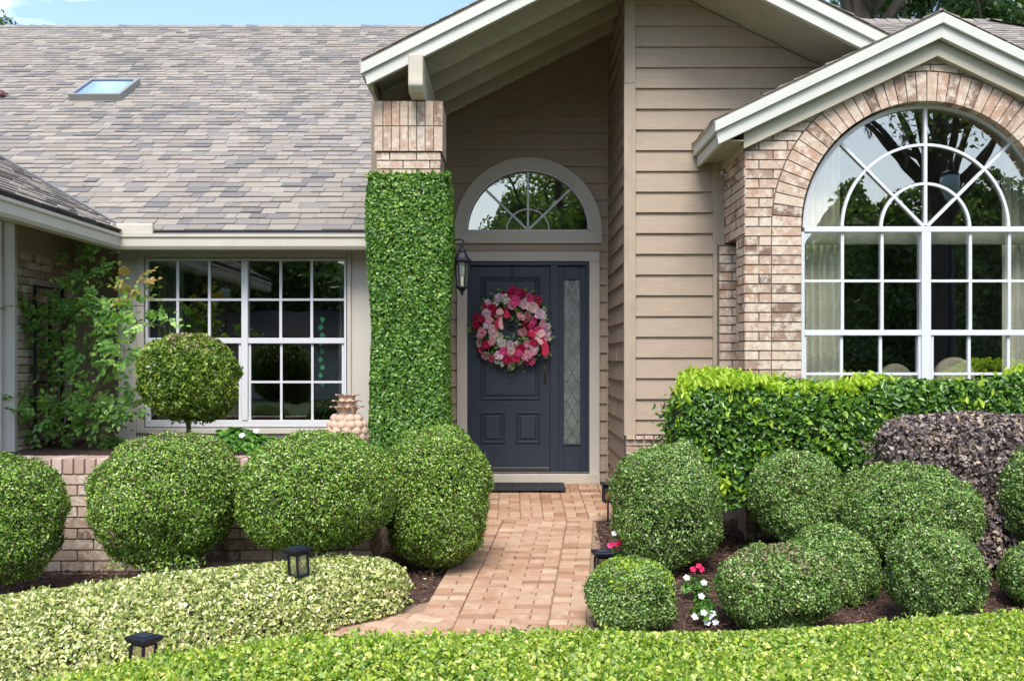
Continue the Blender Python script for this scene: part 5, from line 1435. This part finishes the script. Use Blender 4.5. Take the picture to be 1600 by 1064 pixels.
def bloom(parent, p, rad_, mat, n=5, seed=0):
    b = MB(); p = Vector(p); nrm = (Vector((0, -.75, .65))).normalized(); a1 = Vector((1, 0, 0)); a2 = nrm.cross(a1)
    for k in range(n):
        a = 2*PI*k/n + seed; d = a1*math.cos(a) + a2*math.sin(a); s_ = a1*-math.sin(a) + a2*math.cos(a)
        b.add([p, p + d*rad_*.6 - s_*rad_*.42 + nrm*.002, p + d*rad_ - s_*rad_*.28, p + d*rad_*1.02 + s_*rad_*.28, p + d*rad_*.6 + s_*rad_*.42 + nrm*.002], [(0, 1, 2, 3, 4)])
    return b.build('flower', M[mat], parent)
leafy('leafy_plant', 'fresh green broad leaved plant with a white bloom behind the wall between two clipped shrubs', 380, 692, 58, 26, 7.0, 700, 'gardenia', (.055, .026), 41, zsoil, [(400, 673), (378, 680)])
leafy('leafy_plant', 'dark low plant at the foot of the shaded siding in the corner by the rose', 178, 700, 26, 18, 8.2, 160, 'rose_leaf', (.05, .026), 42, zsoil)
# vincas in the right bed
def vinca(label, px, py, D, n, blooms, seed, rp=24, hp=22):
    t = thing('bedding_plant', label, 'flower', (wx(px, D), D, gz(D)), 'small flowering plants in the mulch')
    c = np.array((wx(px, D), D, gz(D) + .05)); r = np.random.default_rng(seed); f = Foliage(); k = D/F
    d = r.normal(0, 1, (n, 3)); d /= np.linalg.norm(d, axis=1)[:, None]; d[:, 2] = np.abs(d[:, 2])
    p = c + d*np.array([rp*k, rp*k, hp*k])*(r.random((n, 1))**.5)
    V_, F_ = leafgeo(p, d, .034, .014, r, .4, .7, 6, .6); f.add(V_, F_, 0); f.build('foliage', [M['gardenia']], t)
    b = MB(); b.tube([(c[0], D, gz(D) - .01), (c[0] + .005, D, gz(D) + .08)], .003, 4); b.tube([(c[0] + .01, D, gz(D) - .01), (c[0] + .04, D, gz(D) + .07)], .003, 4); b.build('stems', M['stem_green'], t)
    for i, (fx, fy, m_) in enumerate(blooms): bloom(t, P(fx, fy, D - .06), .0195, m_, seed=i)
vinca('small plant with crimson blossoms above white ones, behind the other bedding plants', 1088, 905, 5.75, 120, [(1083, 889, 'petal_red'), (1092, 884, 'petal_red'), (1096, 889, 'petal_red'), (1073, 902, 'petal_white'), (1100, 910, 'petal_white')], 51)
vinca('small plant with a single white blossom, middle one of the bedding plants', 1098, 938, 5.5, 90, [(1096, 931, 'petal_white')], 52, 18, 18)
vinca('small plant with a cluster of white blossoms against the front middle ball', 1102, 968, 5.3, 110, [(1100, 957, 'petal_white'), (1108, 963, 'petal_white'), (1114, 958, 'petal_white'), (1086, 963, 'petal_white'), (1118, 972, 'petal_white'), (1105, 972, 'petal_white')], 53)
vinca('red and magenta flowering plant by the walk, beside the tall right shrub', 962, 862, 6.35, 110, [(968, 846, 'petal_red'), (964, 850, 'petal_red'), (957, 850, 'crimson'), (953, 852, 'rosepink'), (960, 833, 'petal_white'), (972, 835, 'petal_white')], 54)

# ------------------------------------------------------------------ solar path lights
def path_light(px, D, label, rot, lean=(0, 0), h=.34):
    t = thing('path_light', label, 'path light', (0, 0, 0), 'solar path lights')
    s = .066; b = MB()
    zt = h
    b.frust((0, 0), zt - .030, zt - .008, s*.98, s*.98, s*1.18, s*1.18); b.frust((0, 0), zt - .0079, zt, s*1.18, s*1.18, s*1.08, s*1.08)
    b.frust((0, 0), zt - .045, zt - .0301, s*.70, s*.70, s*.80, s*.80)
    b.build('cap', M['lampblack'], t, bevel=.002)
    b = MB(); b.box(-s*.62, s*.62, -s*.62, s*.62, zt + .0005, zt + .003); b.build('solar_panel', paint('panel', (.02, .03, .07), .12, .1, 3, spec=.8) if 'panel' not in bpy.data.materials else bpy.data.materials['panel'], t)
    b = MB(); z0_ = h - .158
    for sx in (-1, 1):
        for sy in (-1, 1): b.box(sx*s*.72 - .0075, sx*s*.72 + .0075, sy*s*.72 - .0075, sy*s*.72 + .0075, z0_, zt - .044)
    b.box(-s*.80, s*.80, -s*.80, s*.80, z0_ - .014, z0_ - .0002)
    b.build('frame', M['lampblack'], t, bevel=.0015)
    b = MB()
    for sx in (-1, 1):
        b.box(sx*s*.70, sx*s*.70 + .002, -s*.63, s*.63, z0_ + .001, zt - .046); b.box(-s*.63, s*.63, sx*s*.70, sx*s*.70 + .002, z0_ + .001, zt - .046)
    b.build('pane', M['lampglass'], t)
    b = MB(); b.lathe([(.004, 0), (.014, .008), (.014, .045), (.004, .055)], (0, 0, z0_ + .02), 10); b.build('bulb', M['amber'], t, smooth=True)
    b = MB(); b.tube([(0, 0, -.30), (0, 0, z0_ - .013)], .010, 8); b.build('stake', M['lampblack'], t)
    t.location = (wx(px, D), D, gz(D)); t.rotation_euler = (lean[0], lean[1], rot); t.scale = (.76, .76, .90)
    return t
p1 = path_light(470, 5.25, 'lantern style path light standing up out of the variegated hedge', R(-38), (R(2), R(-3)))
p1.location.z += .13
for px, D, lab, rot, ln in ((218, 4.16, 'nearest path light, mostly sunk between the variegated hedge and the front hedge', R(-24), (R(-3), R(2))),
                            (940, 5.56, 'path light at the right edge of the walk behind the yellow topped small shrub', R(8), (0, R(1))),
                            (950, 7.62, 'farthest path light, by the porch corner half behind the tall right shrub', R(5), (0, 0))):
    c = copy_tree(p1, (wx(px, D), D, gz(D)), None, lab); c.rotation_euler = (ln[0], ln[1], rot); c.location.z += .03

# ------------------------------------------------------------------ door wreath, mat, wall lantern
DWr = DSl - .075
wxc, wzc = wx(800.5, DWr), wz(512, DWr)
wreath = thing('wreath', 'round wreath of red, pink and white artificial flowers hanging on the navy door', 'wreath', (wxc, DWr, wzc))
b = MB(); RW = 42*DWr/F
b.tube([(wxc + RW*math.cos(2*PI*i/24), DWr + .03, wzc + RW*math.sin(2*PI*i/24)) for i in range(25)], .055, 8)
b.build('wreath_base', M['core'], wreath)
f = Foliage(); r = np.random.default_rng(3); n = 900; a = r.uniform(0, 2*PI, n); rr_ = RW + r.normal(0, .075, n)
p = np.stack([wxc + rr_*np.cos(a), DWr - .01 + r.uniform(-.03, .02, n), wzc + rr_*np.sin(a)], 1); out_ = np.stack([np.cos(a)*np.sign(rr_-RW), -np.ones(n)*.9, np.sin(a)*np.sign(rr_-RW)], 1)
V_, F_ = leafgeo(p, out_, .045, .02, r, .4, .7, 6); f.add(V_, F_, 0); f.build('greenery', [M['rose_leaf']], wreath)
b = MB(); b.box(wxc - .018, wxc + .018, DSl - .006, DSl - .003, wzc + RW - .02, wz(415, DSl) + .01); b.box(wxc - .018, wxc + .018, DSl - .006, DSl + .03, wz(415, DSl) + .0101, wz(415, DSl) + .013)
b.build('hanger', M['black'], wreath)
def flower_mesh(name, mat, layers, seed, cup=.6):
    rs_ = random.Random(seed); b = MB(); 
    for li, (n, rad_, tilt, wd) in enumerate(layers):
        for k in range(n):
            a = 2*PI*k/n + li*.6 + rs_.uniform(-.15, .15); t_ = tilt + rs_.uniform(-.12, .12); L_ = rad_*rs_.uniform(.88, 1.1)
            d = Vector((math.cos(a), 0, math.sin(a))); s_ = Vector((-math.sin(a), 0, math.cos(a))); f_ = Vector((0, -1, 0))
            rows = []
            for u in (0, .4, .75, 1.0):
                ang = t_*(1 - .55*u); c0 = d*(L_*u*math.cos(ang)) + f_*(L_*u*math.sin(ang)) + f_*(.006 + .004*li); w_ = wd*L_*(.35, .95, 1.0, .55)[int(u > .3) + int(u > .6) + int(u > .9)]
                cur = f_*(w_*.35*cup)
                rows.append([c0 - s_*w_*.5 + cur, c0 - (f_*0), c0 + s_*w_*.5 + cur])
            vs = [v for r_ in rows for v in r_]; b.add(vs, [(3*i+j, 3*i+j+1, 3*i+j+4, 3*i+j+3) for i in range(3) for j in range(2)])
    me = bpy.data.meshes.new(name); me.from_pydata([tuple(v) for v in b.v], [], b.f); me.materials.append(M[mat]); me.polygons.foreach_set('use_smooth', [True]*len(b.f)); me.update()
    return me
rose_l = [(8, 1.0, .2, .75), (7, .84, .5, .75), (6, .66, .85, .75), (5, .46, 1.1, .8), (4, .28, 1.35, .9)]
hyd_l = [(13, 1.0, .05, .36), (13, .88, .4, .34), (12, .72, .75, .34), (10, .5, 1.0, .36), (6, .3, 1.3, .4)]
meshes = {}
for m_ in ('crimson', 'rosepink', 'palepink', 'blush', 'lilac', 'creamy'):
    meshes[m_] = [flower_mesh('rose_flower', m_, rose_l, hash(m_) % 97 if False else len(m_)*3 + 1), flower_mesh('ruffled_flower', m_, hyd_l, len(m_)*5 + 2)]
spec = [ # (photo x, y, radius px, colour, kind) read off the photograph
 (801,456,10,'crimson',1),(813,460,11,'crimson',1),(789,461,8,'crimson',0),(780,466,8,'lilac',1),(790,467,9,'creamy',1),(797,462,7,'crimson',0),(805,471,9,'rosepink',0),(800,478,8,'palepink',1),(819,476,9,'blush',0),(827,467,9,'rosepink',0),(839,470,10,'crimson',1),(832,481,10,'blush',0),
 (814,494,8,'palepink',0),(824,493,9,'palepink',1),(843,491,10,'lilac',0),(850,484,6,'creamy',1),(763,474,6,'lilac',0),(769,484,10,'crimson',1),(758,480,7,'rosepink',1),(760,491,9,'lilac',1),(787,488,9,'crimson',0),(780,493,8,'palepink',0),(793,493,6,'rosepink',0),(746,497,9,'crimson',1),(754,499,7,'crimson',0),
 (744,508,8,'crimson',1),(762,508,8,'lilac',1),(753,521,9,'palepink',0),(755,521,5,'crimson',0),(770,515,9,'blush',1),(776,505,7,'rosepink',1),(772,524,9,'blush',1),(779,527,9,'creamy',1),(749,536,8,'blush',0),(760,538,8,'crimson',1),(768,535,7,'palepink',1),(784,537,8,'creamy',1),(751,546,6,'rosepink',0),(760,555,9,'blush',0),(771,559,8,'rosepink',0),(780,555,8,'lilac',1),(787,549,8,'rosepink',1),
 (797,541,9,'lilac',1),(799,550,8,'blush',1),(792,561,9,'crimson',1),(799,570,8,'creamy',1),(805,560,8,'crimson',0),(814,545,9,'crimson',1),(810,552,7,'rosepink',1),(822,555,10,'palepink',1),(828,562,10,'rosepink',1),(832,549,8,'palepink',0),(824,538,8,'palepink',1),(835,543,9,'lilac',1),(834,535,8,'crimson',0),(821,511,9,'crimson',1),(817,519,8,'palepink',0),(831,510,8,'rosepink',1),(834,502,8,'rosepink',0),
 (843,517,9,'rosepink',1),(848,507,7,'palepink',1),(855,511,7,'lilac',1),(856,520,7,'lilac',1),(850,528,7,'palepink',0),(845,532,7,'palepink',1),(858,529,4,'creamy',0),(785,569,5,'creamy',0),(778,564,6,'creamy',1),(812,567,5,'creamy',0),(830,521,9,'crimson',0),(824,500,6,'rosepink',0),(838,526,8,'blush',0),(775,475,5,'creamy',1),(849,495,6,'creamy',1),(765,501,6,'palepink',0),(822,470,6,'lilac',0),(809,538,6,'lilac',0)]
rs_ = random.Random(8)
for (fx, fy, fr_, m_, kd) in spec:
    o = bpy.data.objects.new('flower', meshes[m_][kd]); put(o, wreath)
    p = Vector(P(fx, fy, DWr)); dx_ = (p.x - wxc); dz_ = (p.z - wzc); rr_ = math.hypot(dx_, dz_); off = max(-1, min(1, (rr_ - RW)/.09))
    y = DWr - .055*math.sqrt(max(.05, 1 - off*off)) + rs_.uniform(-.008, .008)
    o.location = (dx_, y - DWr, dz_); sc_ = fr_*DWr/F*.95; o.scale = (sc_, sc_, sc_)
    o.rotation_euler = (-dz_/rr_*off*.7 + rs_.uniform(-.2, .2), rs_.uniform(0, 6), dx_/rr_*off*.7 + rs_.uniform(-.2, .2))
def ribbon(pts, wd, mat, name='ribbon'):
    b = MB(); ps = [Vector(P(x, y, DWr)) + Vector((0, -o_, 0)) for x, y, o_ in pts]; vs = []
    for i, p in enumerate(ps):
        d = (ps[min(i+1, len(ps)-1)] - ps[max(i-1, 0)]).normalized(); s_ = d.cross(Vector((0, 1, 0))).normalized()
        w_ = wd*(1 if 0 < i else .4)
        vs += [p + s_*w_/2, p - s_*w_/2 + Vector((0, .006, 0))]
    b.add(vs, [(2*i, 2*i+1, 2*i+3, 2*i+2) for i in range(len(ps)-1)]); o = b.build(name, M[mat], wreath); s2 = o.modifiers.new('t', 'SOLIDIFY'); s2.thickness = .002; s3 = o.modifiers.new('s', 'SUBSURF'); s3.levels = 2; s3.render_levels = 2
for pts, wd, m_ in (([(781,494,.075),(776,487,.10),(782,484,.09),(786,492,.085)], .05, 'ribbon_pale'), ([(786,492,.08),(793,486,.10),(795,493,.09),(787,496,.085)], .045, 'ribbon'), ([(784,496,.085),(781,506,.085),(785,516,.08)], .05, 'ribbon_pale'), ([(780,496,.08),(775,505,.085),(777,516,.07)], .04, 'ribbon'),
                    ([(838,523,.09),(828,516,.11),(826,522,.10),(837,526,.09)], .06, 'ribbon'), ([(838,523,.09),(848,515,.11),(851,522,.10),(840,526,.09)], .06, 'ribbon_pale'), ([(841,527,.09),(849,535,.09),(853,546,.08),(850,557,.075)], .075, 'ribbon'), ([(838,527,.095),(843,534,.10),(848,538,.095)], .05, 'ribbon_pale')):
    ribbon(pts, wd, m_)
# door mat
b = MB(); xm1 = wx(881, 9.15); xm0 = xm1 - 1.02
b.box(xm0, xm1, 8.80, 9.22, gz(9) + .02, gz(9.2) + .032)
for i in range(26):
    for j in range(9):
        if (i + j) % 2: x = xm0 + .05 + i*.036; y = 8.85 + j*.039; b.box(x, x + .026, y, y + .026, gz(9.2) + .0321, gz(9.2) + .037)
tag(b.build('door_mat', M['mat'], None, origin=((xm0+xm1)/2, 9.0, gz(9)), bevel=.002), 'dark grey rubber door mat on the pavers at the front step', 'door mat')
# lantern
DL_ = 7.62; lx, lz = wx(722, DL_), lambda y: wz(y, DL_)
lan = thing('wall_lantern', 'black glass sided carriage lantern on the ivy pillar beside the door', 'lantern', (lx, DL_, lz(460)))
k = DL_/F
def hexl(mb, prof_, n=6): mb.lathe(prof_, (lx, DL_, 0), n)
b = MB(); hexl(b, [(15*k, lz(410)), (16*k, lz(408)), (11*k, lz(403)), (7*k, lz(396)), (5.5*k, lz(393.5))]); hexl(b, [(7*k, lz(393.3)), (6.4*k, lz(391.5)), (3*k, lz(387)), (2.5*k, lz(384))], 12)
b.build('cap', M['lampblack'], lan)
b = MB()
for i in range(6):
    a = PI/3*i; b.tube([(lx + 11.5*k*math.cos(a), DL_ + 11.5*k*math.sin(a), lz(410)), (lx + 7.5*k*math.cos(a), DL_ + 7.5*k*math.sin(a), lz(448))], .005, 5)
hexl(b, [(8.8*k, lz(448)), (9*k, lz(450)), (5*k, lz(453)), (2.2*k, lz(457)), (2.6*k, lz(459)), (.5*k, lz(462))])
b.build('frame', M['lampblack'], lan)
b = MB(); vs = []
for i in range(6):
    a = PI/3*i; vs += [(lx + 11*k*math.cos(a), DL_ + 11*k*math.sin(a), lz(410.5)), (lx + 7.2*k*math.cos(a), DL_ + 7.2*k*math.sin(a), lz(447.5))]
b.add(vs, [(2*i, 2*i+1, (2*i+3) % 12, (2*i+2) % 12) for i in range(6)]); b.build('pane', M['lampglass'], lan)
b = MB(); b.lathe([(.011, 0), (.011, .07), (.008, .072)], (lx, DL_, lz(447)), 8); b.build('candle', M['curtain'], lan)
b = MB(); b.lathe([(.006, 0), (.012, .02), (.003, .06)], (lx, DL_, lz(447) + .073), 8); b.build('bulb', M['lampglass'], lan)
b = MB(); b.tube([(-.50, DL_, lz(377)), (lx - 9*k, DL_, lz(374.5)), (lx - 2*k, DL_, lz(374)), (lx + 3*k, DL_, lz(377)), (lx + 1*k, DL_, lz(383)), (lx, DL_, lz(386))], .008, 8)
b.tube([(-.52, DL_, lz(377)), (-.49, DL_, lz(377))], .035, 12); b.build('arm', M['lampblack'], lan)
# security light bulb under the bay eave corner
b = MB(); b.lathe([(.012, 0), (.02, .012), (.018, .03), (.01, .035)], (wx(1129, DS-.06), DS - .06, wz(276, DS)), 10)
tag(b.build('motion_sensor', M['gutter'], None, origin=(wx(1129, DS-.06), DS - .06, wz(276, DS)), smooth=True), 'tiny cream sensor under the eave where the bay meets the siding', 'sensor')

# ------------------------------------------------------------------ trees: behind the house, and across the street (seen in the glass)
def tree(name, label, x, y, h, crad, n, leaf, seed, trunk_r=.25, cz=None, group=None, blobs=14, mat=None, moss=0, spread=1.0, flat=.6):
    t = thing(name, label, 'tree', (x, y, gz(y)), group); rs_ = random.Random(seed); r = np.random.default_rng(seed)
    cz = cz if cz is not None else h*.65; z0_ = gz(y)
    b = MB(); b.tube([(x, y, z0_ - .1), (x + .1*trunk_r, y, z0_ + cz*.35), (x + rs_.uniform(-.3, .3), y, z0_ + cz*.75), (x + rs_.uniform(-.5, .5), y, z0_ + h*.9)], trunk_r*1.15, 10, r1=trunk_r*.4)
    f = Foliage(); cs = []
    for i in range(blobs):
        a = rs_.uniform(0, 2*PI); q = crad*math.sqrt(rs_.random())*spread; zz = z0_ + cz + rs_.uniform(-1, 1)*(h - cz)*.9*(1 - .35*q/crad)
        c = Vector((x + q*math.cos(a), y + q*math.sin(a), zz)); cs.append(c)
        b.tube([(x, y, z0_ + cz*rs_.uniform(.5, .8)), (x + (c.x-x)*.5, y + (c.y-y)*.5, z0_ + cz*.8 + (c.z-z0_-cz)*.4), tuple(c)], trunk_r*.32, 6, r1=.02)
        m_ = n//blobs; br = crad*rs_.uniform(.28, .5)
        d = r.normal(0, 1, (m_, 3)); d /= np.linalg.norm(d, axis=1)[:, None]; p = np.array(c) + d*(r.random((m_, 1))**.45)*np.array([br, br, br*flat])
        p += .12*br*snoise(seed + i, 6, 2/br, 8/br)(p)[:, None]*d
        V_, F_ = leafgeo(p, d, leaf, leaf*.5, r, .8, .2); f.add(V_, F_, 0)
    b.build('trunk', M['bark'], t)
    if moss:
        for i in range(moss):
            c = rs_.choice(cs); q = crad*.35; px_ = c.x + rs_.uniform(-q, q); py_ = c.y + rs_.uniform(-q, q); zt_ = c.z - rs_.uniform(0, .3); ln = rs_.uniform(.4, 1.5); m_ = 90
            u = r.random(m_); p = np.stack([px_ + r.normal(0, .07, m_)*(1-u*.7), py_ + r.normal(0, .07, m_)*(1-u*.7), zt_ - u*ln], 1)
            V_, F_ = leafgeo(p, np.tile([0, 0, -1.], (m_, 1)), .16, .02, r, .15, 2.5); f.add(V_, F_, 1)
    f.build('crown', [M[mat or ('oakleaf_lightened' if y < 0 else 'oakleaf')]] + ([M['moss']] if moss else []), t)
    return t
ga = 'oaks rising behind the right hand roof'
tree('oak_tree', 'oak with a thick dark trunk and hanging moss between the two gable peaks', wx(1354, 22), 22, 16, 3.4, 9000, .15, 201, .44, 13.4, ga, moss=70, blobs=12)
tree('oak_tree', 'dense dark green oak directly above the peak of the bay gable', wx(1475, 25), 25, 14, 3.6, 16000, .16, 202, .25, 9.8, ga, moss=16, blobs=22)
tree('oak_tree', 'dense green oak filling the top right corner of the picture', wx(1590, 24), 24, 14, 3.6, 16000, .16, 203, .25, 9.6, ga, moss=20, blobs=22)
tree('oak_tree', 'far hazy green tree seen low behind the oaks in the upper right', wx(1520, 33), 33, 15, 6, 14000, .2, 204, .25, 11.5, ga, blobs=22)
tree('oak_tree', 'tiny treetop showing above the roof ridge at the left edge', wx(-44, 30), 30, 12.5, 1.1, 2500, .1, 205, .12, 11.4, None, blobs=6)
gs = 'trees across the street'
k = 0
for (x, y, h, cr_, n, cz, lab) in ((1.6, -12, 8.6, 2.6, 9000, 6.6, 'leafy tree standing opposite the front door, seen only in the half round glass'),
        (12.3, -13, 14, 4.6, 9000, 10.6, 'tall mossy oak trunk mirrored in the upper right of the arched bay window'),
        (6.0, -12, 9.6, 2.0, 5000, 8.6, 'small feathery tree mirrored at the left edge of the arched window')):
    tree('street_tree', lab, x, y, h, cr_, n, .17, 300 + k, .3 if k != 1 else .42, cz, gs, blobs=14, moss=60 if k in (1,) else 0); k += 1
# far wood closing the street, one mass
def wood():
    f = Foliage(); r = np.random.default_rng(77); n = 170000
    x = r.uniform(-46, 52, n); top = 9.3 + 1.1*np.sin(x*.31 + 1) + 1.0*np.sin(x*.83) + .7*np.sin(x*1.9 + 2); z = top*(r.random(n)**.7)
    y = -33 + 2.6*np.sqrt(np.clip(1 - (z/top)**3, 0, 1)) + r.normal(0, .35, n) + .8*np.sin(x*1.3) + .5*np.sin(z*2 + x)
    V_, F_ = leafgeo(np.stack([x, y, z], 1), np.tile([0, .8, .4], (n, 1)), .27, .17, r, .8, .3); f.add(V_, F_, 0)
    xs_ = np.linspace(-46, 52, 120); tp = 9.3 + 1.1*np.sin(xs_*.31 + 1) + 1.0*np.sin(xs_*.83) + .7*np.sin(xs_*1.9 + 2) - .5
    G_ = np.stack([np.stack([xs_, np.full(120, -33.), np.zeros(120)], -1), np.stack([xs_, np.full(120, -33.2), tp*.7], -1), np.stack([xs_, np.full(120, -34.), tp], -1), np.stack([xs_, np.full(120, -37.), tp*.9], -1), np.stack([xs_, np.full(120, -38.), tp*0], -1)])
    f.add(G_.reshape(-1, 3), grid_faces(5, 120), 1)
    tag(f.build('woodland', [M['oakleaf_lightened'], M['core']]), 'dark belt of woodland across the street, seen only mirrored in the glass', 'woodland', kind='stuff')
wood()
# street and a house across it
b = MB(); b.add([(-60, -14, -.012), (60, -14, -.012), (60, -8, -.012), (-60, -8, -.012)], [(0, 1, 2, 3)]); tag(b.build('street', M['street']), kind='structure')
hs = thing('house', 'low pale house across the street mirrored in the left window', 'house', (-12, -27, 0))
b = MB(); b.box(-20, -5, -31, -27, 0, 2.6); b.build('wall', M['stucco'], hs)
b = MB(); b.add([(-20.6, -26.4, 2.5), (-4.4, -26.4, 2.5), (-4.4, -31.6, 2.5), (-20.6, -31.6, 2.5), (-17, -29, 4.2), (-8, -29, 4.2)], [(0, 1, 5, 4), (1, 2, 5), (2, 3, 4, 5), (3, 0, 4)]); b.build('roof', M['underlay'], hs)
b = MB(); b.box(-16, -13.4, -26.99, -26.9, .2, 2.2); b.build('garage_door', M['white'], hs)
def post_lamp(x, y, ztop, wd, label, gcol=(.33,.42,.47)):
    t = thing('street_lamp', label, 'street lamp', (x, y, gz(y)), None); z0_ = ztop - wd*2.1
    b = MB(); b.tube([(x, y, 0), (x, y, z0_)], wd*.10, 8); b.build('pole', M['lampblack'], t)
    b = MB(); b.lathe([(wd*.12, 0), (wd*.3, wd*.12), (wd*.3, wd*.2), (wd*.42, wd*.45), (wd*.5, wd*.9), (wd*.44, wd*1.3)], (x, y, z0_), 16); b.build('globe', paint('lampglobe', (.33, .42, .47), .3, .05, 4), t, smooth=True)
    b = MB(); b.lathe([(wd*.5, wd*1.3), (wd*.38, wd*1.45), (wd*.2, wd*1.52), (wd*.22, wd*1.7), (wd*.12, wd*1.85), (wd*.1, wd*2.1)], (x, y, z0_), 16); b.build('lamp_cap', M['lampblack'], t, smooth=True)
post_lamp(687/F*(2*DA + 5.2), -5.2, CH + 315/F*(2*DA + 5.2), 32/F*(2*DA + 5.2), 'blue grey globe street lamp mirrored in the arched bay window')
post_lamp(-449/F*(2*DW + 6), -6, CH + 126/F*(2*DW + 6), 17/F*(2*DW + 6), 'white globe post lamp mirrored in the top row of the left window', (.95,.95,.97))
